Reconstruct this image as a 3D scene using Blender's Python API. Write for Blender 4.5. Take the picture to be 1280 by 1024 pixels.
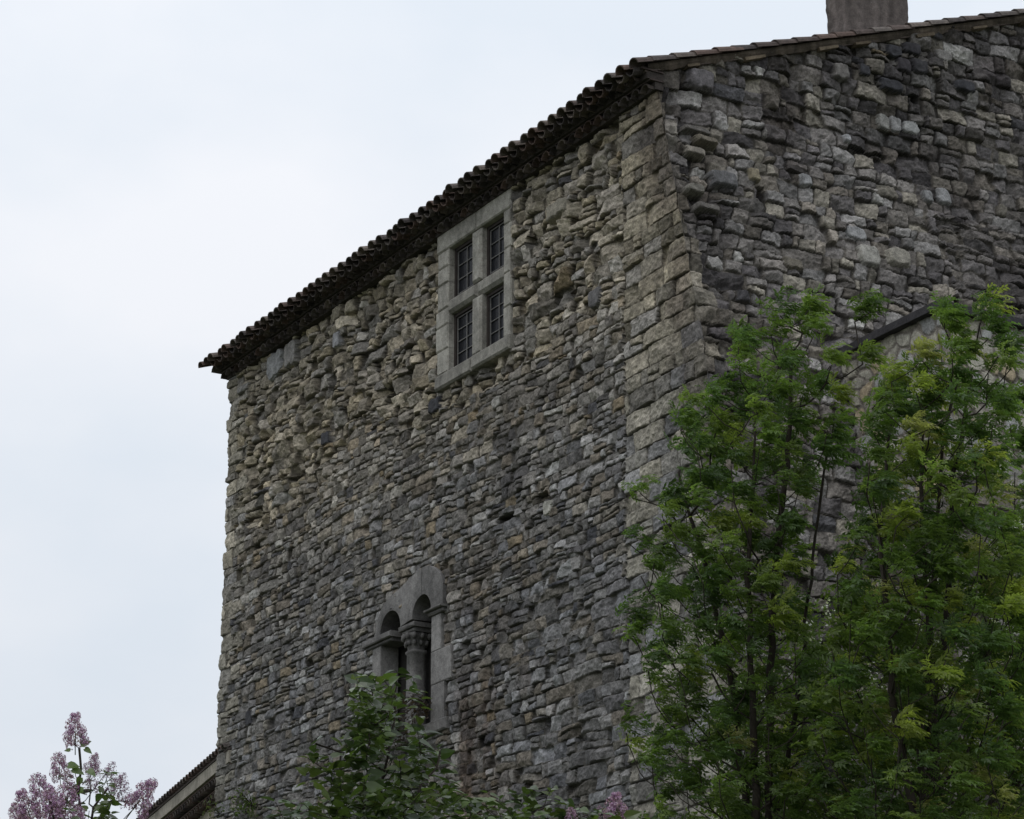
import bpy, bmesh, math, random
import numpy as np
from mathutils import Vector

# ------------------------------------------------------------------ camera, world, sun, exposure
for o in list(bpy.data.objects): bpy.data.objects.remove(o)
SC = bpy.context.scene
COL = SC.collection
F = 3494.0                                   # focal length in pixels of a 1280 px wide picture
PITCH = math.atan(1197 / F)
CAMZ = 1.6
cd = bpy.data.cameras.new("camera"); cam = bpy.data.objects.new("camera", cd); COL.objects.link(cam)
cd.sensor_width = 36; cd.sensor_fit = 'HORIZONTAL'; cd.lens = F / 1280 * 36
cd.clip_start = 0.1; cd.clip_end = 5000
cam.location = (0, 0, CAMZ); cam.rotation_euler = (math.pi / 2 + PITCH, 0, 0)
SC.camera = cam
SC.render.resolution_x = 1024; SC.render.resolution_y = 819
SC.view_settings.view_transform = 'Standard'; SC.view_settings.look = 'None'
SC.view_settings.gamma = 1; SC.view_settings.use_curve_mapping = False
SC.view_settings.exposure = 0.0

SUN_EL, SUN_AZ = math.radians(58), math.radians(215)      # azimuth from +Y, clockwise
w = bpy.data.worlds.new("World"); SC.world = w; w.use_nodes = True
nt = w.node_tree; nt.nodes.clear(); N = nt.nodes.new; L = nt.links.new
out = N('ShaderNodeOutputWorld'); bg = N('ShaderNodeBackground'); L(bg.outputs[0], out.inputs[0])
sky = N('ShaderNodeTexSky'); sky.sky_type = 'NISHITA'; sky.sun_disc = False
sky.sun_elevation = SUN_EL; sky.sun_rotation = SUN_AZ
tc = N('ShaderNodeTexCoord')
mp = N('ShaderNodeMapping'); L(tc.outputs['Generated'], mp.inputs[0]); mp.inputs['Scale'].default_value = (1.3, 1.3, 2.2)
nz = N('ShaderNodeTexNoise'); L(mp.outputs[0], nz.inputs['Vector']); nz.inputs['Scale'].default_value = 3.4
nz.inputs['Detail'].default_value = 5; nz.inputs['Roughness'].default_value = .5
cr = N('ShaderNodeValToRGB'); L(nz.outputs['Fac'], cr.inputs[0])
cr.color_ramp.elements[0].position = .36; cr.color_ramp.elements[0].color = (0.745, 0.805, 0.88, 1)
cr.color_ramp.elements[1].position = .60; cr.color_ramp.elements[1].color = (0.875, 0.895, 0.94, 1)
sep = N('ShaderNodeSeparateXYZ'); L(tc.outputs['Generated'], sep.inputs[0])
mr = N('ShaderNodeMapRange'); L(sep.outputs['Z'], mr.inputs[0]); mr.inputs[1].default_value = .10; mr.inputs[2].default_value = .95
mr.inputs[3].default_value = .93; mr.inputs[4].default_value = 1.35          # an overcast sky is brighter overhead
vm = N('ShaderNodeVectorMath'); vm.operation = 'SCALE'; L(cr.outputs[0], vm.inputs[0]); L(mr.outputs[0], vm.inputs['Scale'])
sk = N('ShaderNodeVectorMath'); sk.operation = 'SCALE'; L(sky.outputs[0], sk.inputs[0]); sk.inputs['Scale'].default_value = .1
mx = N('ShaderNodeMix'); mx.data_type = 'RGBA'; mx.inputs[0].default_value = .95
L(sk.outputs[0], mx.inputs[6]); L(vm.outputs[0], mx.inputs[7]); L(mx.outputs[2], bg.inputs[0])
bg.inputs[1].default_value = 1.0
sd = bpy.data.lights.new("sun", 'SUN'); sd.energy = 0.5; sd.angle = math.radians(25); sd.color = (1, .97, .93)
so = bpy.data.objects.new("sun", sd); COL.objects.link(so)
sdir = Vector((math.sin(SUN_AZ) * math.cos(SUN_EL), math.cos(SUN_AZ) * math.cos(SUN_EL), math.sin(SUN_EL)))
so.rotation_euler = sdir.to_track_quat('Z', 'Y').to_euler()

# ------------------------------------------------------------------ site frame
azA = math.atan2(-2173, 3693)
dA = np.array([math.sin(azA), math.cos(azA), 0.0]); dB = np.array([math.cos(azA), -math.sin(azA), 0.0])
nA = -dB; nB = -dA
P0 = np.array([2.04535917, 35.68277576, 0.0])           # foot of the plumb line through the corner at the eave
ZE = 18.6                                               # top of the bare wall
UL = 14.15                                              # length of the long face
BAT = 0.231
fw = np.array([0, math.cos(PITCH), math.sin(PITCH)]); upv = np.array([0, -math.sin(PITCH), math.cos(PITCH)])
def at(x, y, dist):
    "point of the site seen at pixel x, y of the survey photo, dist metres away horizontally"
    d = fw + np.array([(x - 640) / F, 0, 0]) - upv * (y - 512) / F
    return np.array([0, 0, CAMZ]) + d * (dist / d[1])
def on_plane(x, y, p, n):
    d = fw + np.array([(x - 640) / F, 0, 0]) - upv * (y - 512) / F
    c = np.array([0, 0, CAMZ]); return c + d * (np.dot(p - c, n) / np.dot(d, n))
def uzA(x, y):
    p = on_plane(x, y, P0, nA); return float((p - P0) @ dA), float(p[2])
nBb = np.cross(dB, -BAT * dA * -1 + np.array([0, 0, 1.0])); nBb /= np.linalg.norm(nBb)
if nBb @ nB < 0: nBb = -nBb
P0e = P0 + np.array([0, 0, ZE])
def wzB(x, y):
    p = on_plane(x, y, P0e, nB)
    if p[2] < ZE: p = on_plane(x, y, P0e, nBb)
    return float((p - P0) @ dB), float(p[2])
def PA(u, z, o=0.0): return P0 + dA * u + nA * o + np.array([0, 0, z])

# ------------------------------------------------------------------ helpers
def link(name, mesh, parent=None, mats=()):
    o = bpy.data.objects.new(name, mesh); COL.objects.link(o)
    for m in mats: mesh.materials.append(m)
    if parent is not None: o.parent = parent
    return o
def empty(name, loc, label, cat, group=None):
    o = bpy.data.objects.new(name, None); COL.objects.link(o); o.location = Vector(loc); o.empty_display_size = .3
    tag(o, label, cat, group); return o
def tag(o, label=None, cat=None, group=None, kind=None):
    if label: o['label'] = label
    if cat: o['category'] = cat
    if group: o['group'] = group
    if kind: o['kind'] = kind
    return o
def npmesh(name, V, Fq, col=None, smooth=False, mat_idx=None):
    "mesh from arrays; Fq (n,3) or (n,4) or a list of both kinds"
    Fl = Fq if isinstance(Fq, list) else [Fq]
    Fl = [np.asarray(f, dtype=np.int32) for f in Fl if len(f)]
    me = bpy.data.meshes.new(name); V = np.asarray(V, dtype=np.float32)
    me.vertices.add(len(V)); me.vertices.foreach_set('co', V.ravel())
    loops = np.concatenate([f.ravel() for f in Fl]); tot = np.concatenate([np.full(len(f), f.shape[1], np.int32) for f in Fl])
    st = np.concatenate([[0], np.cumsum(tot)[:-1]]).astype(np.int32)
    me.loops.add(len(loops)); me.loops.foreach_set('vertex_index', loops)
    me.polygons.add(len(tot)); me.polygons.foreach_set('loop_start', st); me.polygons.foreach_set('loop_total', tot)
    if mat_idx is not None: me.polygons.foreach_set('material_index', np.asarray(mat_idx, np.int32))
    me.polygons.foreach_set('use_smooth', np.full(len(tot), smooth))
    if col is not None:
        a = me.attributes.new('Col', 'FLOAT_COLOR', 'POINT'); c4 = np.ones((len(V), 4), np.float32); c4[:, :3] = col
        a.data.foreach_set('color', c4.ravel())
    me.update(calc_edges=True); me.validate(); return me
class MB:
    "collects shapes into one mesh"
    def __init__(s): s.V = []; s.F3 = []; s.F4 = []; s.n = 0; s.C = []
    def add(s, V, F, col=(.5, .5, .5)):
        V = np.asarray(V, float); F = np.asarray(F, int) + s.n
        s.V.append(V); s.n += len(V); (s.F4 if F.shape[1] == 4 else s.F3).append(F)
        c = np.asarray(col, float); s.C.append(np.broadcast_to(c, (len(V), 3)))
    def build(s, name, mat, parent=None, smooth=False):
        fl = []
        if s.F4: fl.append(np.concatenate(s.F4))
        if s.F3: fl.append(np.concatenate(s.F3))
        o = link(name, npmesh(name, np.concatenate(s.V), fl, np.concatenate(s.C), smooth), parent, [mat])
        if parent is not None:                               # vertices are in site coordinates
            off = Vector((0, 0, 0)); p = parent
            while p is not None: off += p.location; p = p.parent
            o.location = -off
        return o
RS = np.random.RandomState(7)
TBL = RS.rand(256, 256).astype(np.float32) * 2 - 1
def vnoise(x, y, cell, seed=0):
    X = x / cell + seed * 17.37; Y = y / cell + seed * 9.13
    ix = np.floor(X).astype(np.int64); iy = np.floor(Y).astype(np.int64)
    fx = X - ix; fy = Y - iy; fx = fx * fx * (3 - 2 * fx); fy = fy * fy * (3 - 2 * fy)
    a = TBL[ix & 255, iy & 255]; b = TBL[(ix + 1) & 255, iy & 255]; c = TBL[ix & 255, (iy + 1) & 255]; d = TBL[(ix + 1) & 255, (iy + 1) & 255]
    return a + (b - a) * fx + (c - a) * fy + (a - b - c + d) * fx * fy
def box_faces(): return [(0, 1, 3, 2), (4, 6, 7, 5), (0, 4, 5, 1), (2, 3, 7, 6), (0, 2, 6, 4), (1, 5, 7, 3)]

# ------------------------------------------------------------------ materials
def mat_base(name):
    m = bpy.data.materials.new(name); m.use_nodes = True
    t = m.node_tree; b = t.nodes['Principled BSDF']; return m, t, b
def stone_mat(name, tint=(1, 1, 1), use_col=True, base=(.2, .2, .2), bump=.5, bdist=.012, mott=.45, scale=1.0, streak=0):
    m, t, b = mat_base(name); N = t.nodes.new; L = t.links.new
    tc = N('ShaderNodeTexCoord')
    def noise(sc, det, rough=.6):
        n = N('ShaderNodeTexNoise'); L(tc.outputs['Object'], n.inputs['Vector'])
        n.inputs['Scale'].default_value = sc * scale; n.inputs['Detail'].default_value = det; n.inputs['Roughness'].default_value = rough; return n
    if use_col:
        a = N('ShaderNodeAttribute'); a.attribute_name = 'Col'; src = a.outputs['Color']
    else:
        r = N('ShaderNodeRGB'); r.outputs[0].default_value = (*base, 1); src = r.outputs[0]
    n1 = noise(9, 6, .7); n2 = noise(45, 4, .65)
    def rng(n, lo, hi, a=.3, bb=.7):
        r = N('ShaderNodeMapRange'); L(n.outputs['Fac'], r.inputs[0]); r.inputs[1].default_value = a; r.inputs[2].default_value = bb
        r.inputs[3].default_value = lo; r.inputs[4].default_value = hi; return r
    r1 = rng(n1, 1 - mott, 1 + mott); r2 = rng(n2, 1 - mott * .8, 1 + mott * .8)
    mu = N('ShaderNodeMath'); mu.operation = 'MULTIPLY'; L(r1.outputs[0], mu.inputs[0]); L(r2.outputs[0], mu.inputs[1])
    sc = N('ShaderNodeVectorMath'); sc.operation = 'SCALE'; L(src, sc.inputs[0]); L(mu.outputs[0], sc.inputs['Scale'])
    if streak:
        mp = N('ShaderNodeMapping'); L(tc.outputs['Object'], mp.inputs[0]); mp.inputs['Scale'].default_value = (1.6, 1.6, .8)
        ns = N('ShaderNodeTexNoise'); L(mp.outputs[0], ns.inputs['Vector']); ns.inputs['Scale'].default_value = 1.6; ns.inputs['Detail'].default_value = 5; ns.inputs['Roughness'].default_value = .65
        rs_ = rng(ns, 1 - streak, 1.08, .36, .58); s2_ = N('ShaderNodeVectorMath'); s2_.operation = 'SCALE'
        L(sc.outputs[0], s2_.inputs[0]); L(rs_.outputs[0], s2_.inputs['Scale']); sc = s2_
    # pale lichen specks
    n3 = noise(26, 3, .5); r3 = rng(n3, 0, 1, .66, .72)
    n4 = noise(2.1, 2, .5); r4 = rng(n4, 0, .5, .45, .7)
    mm = N('ShaderNodeMath'); mm.operation = 'MULTIPLY'; L(r3.outputs[0], mm.inputs[0]); L(r4.outputs[0], mm.inputs[1])
    mix = N('ShaderNodeMix'); mix.data_type = 'RGBA'; L(mm.outputs[0], mix.inputs[0]); L(sc.outputs[0], mix.inputs[6])
    mix.inputs[7].default_value = (.34, .34, .32, 1)
    L(mix.outputs[2], b.inputs['Base Color'])
    b.inputs['Roughness'].default_value = .93; b.inputs['Specular IOR Level'].default_value = .25
    n5 = noise(70, 5, .7); n6 = noise(22, 5, .7)
    ad = N('ShaderNodeMath'); ad.operation = 'ADD'; L(n5.outputs['Fac'], ad.inputs[0]); L(n6.outputs['Fac'], ad.inputs[1])
    bp = N('ShaderNodeBump'); bp.inputs['Strength'].default_value = bump; bp.inputs['Distance'].default_value = bdist
    L(ad.outputs[0], bp.inputs['Height']); L(bp.outputs[0], b.inputs['Normal'])
    return m
def plain_mat(name, base, rough=.8, mott=.2, scale=12, spec=.3, use_col=False, metal=0):
    m, t, b = mat_base(name); N = t.nodes.new; L = t.links.new
    tc = N('ShaderNodeTexCoord'); n = N('ShaderNodeTexNoise'); L(tc.outputs['Object'], n.inputs['Vector'])
    n.inputs['Scale'].default_value = scale; n.inputs['Detail'].default_value = 5
    r = N('ShaderNodeMapRange'); L(n.outputs['Fac'], r.inputs[0]); r.inputs[1].default_value = .3; r.inputs[2].default_value = .7
    r.inputs[3].default_value = 1 - mott; r.inputs[4].default_value = 1 + mott
    sc = N('ShaderNodeVectorMath'); sc.operation = 'SCALE'
    if use_col: a = N('ShaderNodeAttribute'); a.attribute_name = 'Col'; L(a.outputs['Color'], sc.inputs[0])
    else: sc.inputs[0].default_value = base
    L(r.outputs[0], sc.inputs['Scale']); L(sc.outputs[0], b.inputs['Base Color'])
    b.inputs['Roughness'].default_value = rough; b.inputs['Specular IOR Level'].default_value = spec; b.inputs['Metallic'].default_value = metal
    bp = N('ShaderNodeBump'); bp.inputs['Strength'].default_value = .3; bp.inputs['Distance'].default_value = .01
    L(n.outputs['Fac'], bp.inputs['Height']); L(bp.outputs[0], b.inputs['Normal'])
    return m
def leaf_mat(name, trans=.5, rough=.45, spec=.4):
    m, t, b = mat_base(name); N = t.nodes.new; L = t.links.new
    a = N('ShaderNodeAttribute'); a.attribute_name = 'Col'
    L(a.outputs['Color'], b.inputs['Base Color']); b.inputs['Roughness'].default_value = rough
    b.inputs['Specular IOR Level'].default_value = spec
    tr = N('ShaderNodeBsdfTranslucent'); v = N('ShaderNodeVectorMath'); v.operation = 'MULTIPLY'
    L(a.outputs['Color'], v.inputs[0]); v.inputs[1].default_value = (1.75, 1.95, .9); L(v.outputs[0], tr.inputs['Color'])
    mx = N('ShaderNodeMixShader'); mx.inputs[0].default_value = trans
    L(b.outputs[0], mx.inputs[1]); L(tr.outputs[0], mx.inputs[2]); L(mx.outputs[0], t.nodes['Material Output'].inputs['Surface'])
    return m
M_wall = stone_mat('rubble stone')
M_pale = stone_mat('annex stone', bump=.35)
M_dress = stone_mat('dressed stone', use_col=True, bump=.5, bdist=.012, mott=.34, streak=.3)
M_tile = stone_mat('clay tile', use_col=True, bump=.3, bdist=.006, mott=.4)
M_mortar = stone_mat('render', use_col=True, bump=.5, bdist=.02, mott=.28, streak=.3)
M_wood = plain_mat('window wood', (.035, .028, .025), .7)
M_lead = plain_mat('glazing bar', (.15, .145, .14), .7)
M_bark = plain_mat('bark', (.035, .028, .022), .9, .3, 30)
M_leaf = leaf_mat('leaf'); M_gloss = leaf_mat('glossy leaf', .25, .3, .5)
M_petal = leaf_mat('petal', .3, .6, .2)
M_dark = plain_mat('dark interior', (.03, .028, .026), .95)
m, t, b = mat_base('old glass'); b.inputs['Base Color'].default_value = (.012, .013, .016, 1); b.inputs['Roughness'].default_value = .25
b.inputs['Specular IOR Level'].default_value = .08; M_glass = m
nn = t.nodes.new('ShaderNodeTexNoise'); nn.inputs['Scale'].default_value = 5
bp = t.nodes.new('ShaderNodeBump'); bp.inputs['Strength'].default_value = .2; bp.inputs['Distance'].default_value = .03
t.links.new(nn.outputs['Fac'], bp.inputs['Height']); t.links.new(bp.outputs[0], b.inputs['Normal'])

# ------------------------------------------------------------------ ground
gm, t, b = mat_base('grass ground'); gn = t.nodes.new('ShaderNodeTexNoise'); gn.inputs['Scale'].default_value = 40; gn.inputs['Detail'].default_value = 6
gc = t.nodes.new('ShaderNodeTexCoord'); t.links.new(gc.outputs['Generated'], gn.inputs['Vector'])
gr = t.nodes.new('ShaderNodeValToRGB'); t.links.new(gn.outputs['Fac'], gr.inputs[0])
gr.color_ramp.elements[0].color = (.035, .05, .02, 1); gr.color_ramp.elements[1].color = (.09, .10, .05, 1)
t.links.new(gr.outputs[0], b.inputs['Base Color']); b.inputs['Roughness'].default_value = 1
n = 60; gx = np.linspace(-1, 1, n); gx = np.sign(gx) * np.abs(gx) ** 3 * 1500
X, Y = np.meshgrid(gx, gx + 20, indexing='ij'); Z = vnoise(X, Y, 9.0, 3) * .12 * np.clip(np.hypot(X, Y - 20) / 10, 0, 1)
idx = np.arange(n * n).reshape(n, n)
q = np.stack([idx[:-1, :-1], idx[1:, :-1], idx[1:, 1:], idx[:-1, 1:]], -1).reshape(-1, 4)
tag(link('ground', npmesh('ground', np.stack([X, Y, Z], -1).reshape(-1, 3), q, smooth=True), None, [gm]), kind='structure')

# ------------------------------------------------------------------ masonry layouts
def masonry(U, Z, seed, ch, cw, split=.25, warp=1.0, gap=.006):
    rs = np.random.RandomState(seed)
    Uw = U + warp * (vnoise(U, Z, .7, seed) * .07 + vnoise(U, Z, .16, seed + 1) * .025 + vnoise(U, Z, .05, seed + 7) * .008)
    Zw = Z + warp * (vnoise(U, Z * 2, 2.3, seed + 2) * .07 + vnoise(U, Z, .6, seed + 3) * .022 + vnoise(U, Z, .13, seed + 4) * .009 + vnoise(U, Z, .045, seed + 5) * .006)
    nr = int(28 / ch[0]); hs = rs.uniform(ch[0], ch[1], nr); zb = np.cumsum(hs) - 2
    row = np.clip(np.searchsorted(zb, Zw), 1, nr - 1); z0 = zb[row - 1]; z1 = zb[row]
    m = int(40 / cw[0]); lens = rs.uniform(cw[0], cw[1], (nr, m)) * np.clip(hs / np.mean(ch), .7, 1.4)[:, None] * rs.choice([.6, 1, 1, 1.5], (nr, m))
    xb = np.cumsum(lens, 1) - 17 + rs.rand(nr, 1); BIG = 1000.0
    flat = (xb + np.arange(nr)[:, None] * BIG).ravel()
    k = np.searchsorted(flat, Uw + row * BIG); k = np.clip(k, 1, len(flat) - 1)
    x1 = flat[k] - row * BIG; x0 = flat[k - 1] - row * BIG
    tot = nr * m + 2; spl = rs.rand(tot) < split; fr = rs.uniform(.35, .65, tot); tl = rs.uniform(-.12, .12, tot)
    xc = (x0 + x1) / 2; zs = z0 + (z1 - z0) * fr[k] + tl[k] * (Uw - xc)
    sp = spl[k]; upper = sp & (Zw > zs)
    z0b = np.where(upper, zs, z0); z1b = np.where(sp & ~upper, zs, z1); sid = k * 2 + upper
    dx = np.minimum(Uw - x0, x1 - Uw); dz = np.minimum(Zw - z0b, z1b - Zw)
    r = .028; cor = (dx < r) & (dz < r)
    d = np.where(cor, r - np.hypot(r - dx, r - dz), np.minimum(dx, dz))
    g = rs.uniform(0, gap * 2, tot * 2)[sid]; d = d - g
    return d, sid, (Uw - xc), (Zw - (z0b + z1b) / 2), row, tot * 2
PAL = {
 'warm': [(.29, .262, .205), (.25, .23, .185), (.32, .295, .24), (.235, .22, .19), (.22, .213, .195), (.28, .25, .185)],
 'grey': [(.195, .183, .165), (.165, .157, .145), (.235, .225, .205), (.20, .197, .193), (.20, .182, .15), (.27, .262, .248), (.145, .138, .132), (.195, .17, .135), (.18, .172, .158)],
 'quoin': [(.26, .24, .195), (.225, .213, .185), (.28, .258, .205), (.215, .21, .20), (.235, .22, .18)],
 'b': [(.155, .146, .138), (.118, .111, .108), (.19, .18, .168), (.165, .15, .128), (.205, .20, .192), (.10, .094, .094), (.23, .215, .18), (.14, .13, .118)],
 'b2': [(.13, .121, .114), (.105, .098, .094), (.155, .142, .124), (.12, .113, .11)],
}
def stone_vals(sid, tot, seed, pal, prot, tilt, dx, dz, rare=.02):
    rs = np.random.RandomState(seed + 500)
    P = np.array(PAL[pal]); c = P[rs.randint(0, len(P), tot)] * np.array([1.02, 1.0, 1.0]) * rs.choice([.62, .85, 1.0, 1.12, 1.3, 1.6], (tot, 1), p=[.12, .22, .24, .2, .15, .07]) * rs.uniform(.93, 1.07, (tot, 1))
    k = rs.rand(tot); c[k < rare] = np.array([.34, .33, .31]) * rs.uniform(.8, 1.1); c[k > 1 - rare * .8] = (.08, .078, .082)
    c[(k > .5) & (k < .5 + rare * .4)] = (.235, .19, .13)
    pr = rs.normal(0, prot, tot); tu = rs.normal(0, tilt, tot); tz = rs.normal(0, tilt, tot); rr = rs.uniform(.008, .028, tot)
    h = pr[sid] + tu[sid] * dx + tz[sid] * dz * 1.2
    for j in range(3):                                   # broken facets: every stone is cut by a few random planes
        g = rs.normal(0, tilt * 2.6, (tot, 2)); cc_ = rs.uniform(.0, .018, tot) + prot * .3
        h = np.minimum(h, pr[sid] + cc_[sid] + g[sid, 0] * dx + g[sid, 1] * dz)
    return c[sid], h, rr[sid]
def evaluate(U, Z, seed, ch, cw, split, warp, pal, prot, tilt, rare=.02, gap=.006, depth=.045, lim=None, rough=1.0):
    d, sid, dx, dz, row, tot = masonry(U, Z, seed, ch, cw, split, warp, gap)
    if lim is not None: d = np.minimum(d, lim(row, U, Z))
    c, h, rr = stone_vals(sid, tot, seed, pal, prot, tilt, dx, dz, rare)
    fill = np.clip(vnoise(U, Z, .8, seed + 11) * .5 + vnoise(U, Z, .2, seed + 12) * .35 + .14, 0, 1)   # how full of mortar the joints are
    mort = -depth * (1 - .75 * fill) + vnoise(U, Z, .04, seed + 13) * .006
    p = np.clip(d / rr, 0, 1); prof = np.sqrt(1 - (1 - p) ** 2)
    fac = vnoise(U, Z, .11, seed + 14) * .008 + vnoise(U, Z, .055, seed + 15) * .008 + np.abs(vnoise(U, Z, .075, seed + 16)) * -.016 + vnoise(U, Z, .028, seed + 17) * .006
    H = mort + (h + fac * rough - mort) * prof
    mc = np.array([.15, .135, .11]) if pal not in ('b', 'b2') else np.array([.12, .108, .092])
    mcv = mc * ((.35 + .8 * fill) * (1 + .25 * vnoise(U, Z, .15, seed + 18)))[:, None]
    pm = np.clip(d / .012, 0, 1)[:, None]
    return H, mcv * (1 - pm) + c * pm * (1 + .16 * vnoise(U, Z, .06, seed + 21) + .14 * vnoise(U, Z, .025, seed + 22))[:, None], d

# ------------------------------------------------------------------ the tower
tower = empty('castle_tower', PA(0, 0), 'tall grey rubble stone castle block with tiled eaves, cross window and twin arched window', 'castle')
NW = (4.10, 6.33, 16.02, 18.58)              # cross window outer frame  u0 u1 z0 z1
AW = [(6.41, 7.02, 12.50), (7.41, 8.07, 12.45)]; AWB = 10.75       # arched openings u0 u1 spring z, bottom
zs = np.concatenate([np.linspace(0, 5.6, 50)[:-1], np.linspace(5.6, 1.0e2, 2)[:0]])
NR = 950; tz = np.concatenate([np.linspace(-.004, .0, 1)[:0], np.linspace(0, 1, NR)])
cr_ = np.linspace(15.2, 14.152, 40)[:-1]
ncA = 730; ncB = 560
fA = np.linspace(0, 1, ncA)                   # along the long face, left to right
wB = np.linspace(.014, 9.6, ncB)
nc = len(cr_) + ncA + ncB
rows_low = 46
def topz(wv): return 18.955 + .366 * wv
top = np.concatenate([np.full(len(cr_) + ncA, 18.86), topz(wB)])
ZB = 5.6
low = np.linspace(-.1, ZB, rows_low)[:-1]
Zg = np.concatenate([np.repeat(low[:, None], nc, 1), ZB + tz[:, None] * (top - ZB)[None, :]], 0)
nrw = Zg.shape[0]
uc = -BAT * np.clip(ZE - Zg, 0, None)
kind = np.concatenate([np.zeros(len(cr_), int), np.ones(ncA, int), np.full(ncB, 2)])
Sg = np.zeros_like(Zg)
Sg[:, :len(cr_)] = cr_[None, :]
a0, a1 = len(cr_), len(cr_) + ncA
Sg[:, a0:a1] = UL + (uc[:, a0:a1] - UL) * fA[None, :]
Sg[:, a1:] = uc[:, a1:] - wB[None, :]
Wg = np.where(kind[None, :] == 2, np.concatenate([np.zeros(a1), wB])[None, :], 0.0) + 0 * Zg
KD = np.broadcast_to(kind[None, :], Zg.shape)
S = Sg.ravel(); Z = Zg.ravel(); W = Wg.ravel(); K = KD.ravel(); UCf = uc.ravel()
isB = K == 2
H = np.zeros(len(S)); C = np.zeros((len(S), 3))
# zone selection
seam = 1.0 + 0 * S
rsq = np.random.RandomState(91); Lb = rsq.uniform(.02, .42, 400)
qd = np.where(isB, -W, S - 0)
dq, sidq, dxq, dzq, rowq, totq = masonry(S, Z, 21, (.19, .32), (.34, .75), .14, .45)
isQ = (~isB & (S < 1.0)) | (isB & (W < Lb[rowq % 400]))
nb = vnoise(S, Z, .9, 41) * .35 + vnoise(S, Z, .25, 42) * .12
zb_up = 15.75 + .35 * np.sin(S * .9) + nb
up = ~isB & ~isQ & (Z > zb_up)
lowR = ~isB & ~isQ & (Z < 12.1 + nb) & (S < 4.4 + nb)
leftq = ~isB & ~isQ & (S > 13.55 + .22 * np.sign(np.sin(Z * 11))); up = up & ~leftq
mid = ~isB & ~isQ & ~up & ~lowR & ~leftq
b2 = isB & ~isQ & (W > 4.75 + nb * .4) & (Z < 17.9 + nb)
bb = isB & ~isQ & ~b2
def put(mask, **kw):
    global H, C
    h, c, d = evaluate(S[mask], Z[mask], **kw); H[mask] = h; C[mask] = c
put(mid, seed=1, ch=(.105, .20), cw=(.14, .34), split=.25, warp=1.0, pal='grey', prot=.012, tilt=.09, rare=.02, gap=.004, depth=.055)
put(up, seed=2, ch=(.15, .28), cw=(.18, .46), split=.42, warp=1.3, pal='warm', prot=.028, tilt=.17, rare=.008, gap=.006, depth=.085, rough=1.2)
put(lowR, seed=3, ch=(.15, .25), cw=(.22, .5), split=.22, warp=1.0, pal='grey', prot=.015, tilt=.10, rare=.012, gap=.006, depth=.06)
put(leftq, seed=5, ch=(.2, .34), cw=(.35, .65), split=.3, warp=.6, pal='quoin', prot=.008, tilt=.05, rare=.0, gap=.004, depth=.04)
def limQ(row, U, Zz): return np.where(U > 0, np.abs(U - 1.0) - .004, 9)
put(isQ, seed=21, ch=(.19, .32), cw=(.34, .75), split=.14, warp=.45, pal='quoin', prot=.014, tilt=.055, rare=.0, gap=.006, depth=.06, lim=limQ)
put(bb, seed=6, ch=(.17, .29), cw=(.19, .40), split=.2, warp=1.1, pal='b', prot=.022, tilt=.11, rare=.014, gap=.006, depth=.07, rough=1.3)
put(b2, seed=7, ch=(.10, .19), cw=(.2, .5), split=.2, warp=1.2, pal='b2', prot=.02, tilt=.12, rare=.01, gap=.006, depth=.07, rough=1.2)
# broad swelling of the old wall, deeper in the eroded zones
H += vnoise(S, Z, 3.0, 60) * .03 + vnoise(S, Z, 1.1, 61) * .015
H[up] += vnoise(S[up], Z[up], .8, 62) * .05 + np.minimum(0, vnoise(S[up], Z[up], .35, 63) + .35) * .16
nearc = isB & (W < 1.3); H[nearc] += (vnoise(S[nearc], Z[nearc], .45, 64) * .06 + np.abs(vnoise(S[nearc], Z[nearc], .2, 66)) * -.07) * np.clip(1.3 - W[nearc], 0, .8)
topB = isB & (Z > topz(W) - 1.5) & (W > 2.2); H[topB] += vnoise(S[topB], Z[topB], .3, 65) * .05
# colour of weathering: warm above, grey lower, dark growth streaks on the side wall, rusty run-off under the arches
def tint(mask_w, col):
    global C
    C = C * (1 - mask_w[:, None]) + C * np.array(col) * mask_w[:, None]
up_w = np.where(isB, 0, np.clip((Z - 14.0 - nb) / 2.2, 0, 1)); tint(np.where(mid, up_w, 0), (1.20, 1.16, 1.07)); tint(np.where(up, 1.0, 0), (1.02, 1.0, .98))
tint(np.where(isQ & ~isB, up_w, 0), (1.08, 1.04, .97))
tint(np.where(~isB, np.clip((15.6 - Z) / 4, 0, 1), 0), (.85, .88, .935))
crn = np.where(isB, W, np.clip(S - UCf, 0, 9)); side = np.clip(1 - (crn - np.where(isB, .7, .48) - .25 * vnoise(S, Z, .3, 71)) / .3, 0, 1)
tint(side * np.clip((vnoise(S, Z, .5, 72) + .95), .4, 1), (.54, .52, .53))
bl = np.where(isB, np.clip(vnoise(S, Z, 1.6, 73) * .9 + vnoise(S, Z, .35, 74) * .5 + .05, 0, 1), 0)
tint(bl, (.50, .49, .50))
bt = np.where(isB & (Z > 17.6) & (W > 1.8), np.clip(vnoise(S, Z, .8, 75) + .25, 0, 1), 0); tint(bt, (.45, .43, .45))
pale = np.where(isB & (W > 1.5) & (W < 4.7) & (Z < 18.1), np.clip(vnoise(S, Z, .9, 76) + .1, 0, 1), 0); tint(pale, (1.5, 1.5, 1.48))
st = np.where(~isB & (Z < 11.6) & (S > 4.4) & (S < 6.4), np.clip(vnoise(S, Z * .08, .10, 77) * 1.2 + .55, 0, 1) * np.clip((11.6 - Z) / .8, 0, 1) * np.clip(1 - np.abs(S - 5.3) / 1.0, 0, 1) * 1.3, 0)
tint(np.clip(st, 0, 1), (.66, .58, .54))
br = np.where(~isB & (Z < 13.2) & (S > 3.6) & (S < 6.6), np.clip(vnoise(S, Z, .6, 78) + .3, 0, 1), 0); tint(br, (1.02, .95, .86))
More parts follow.
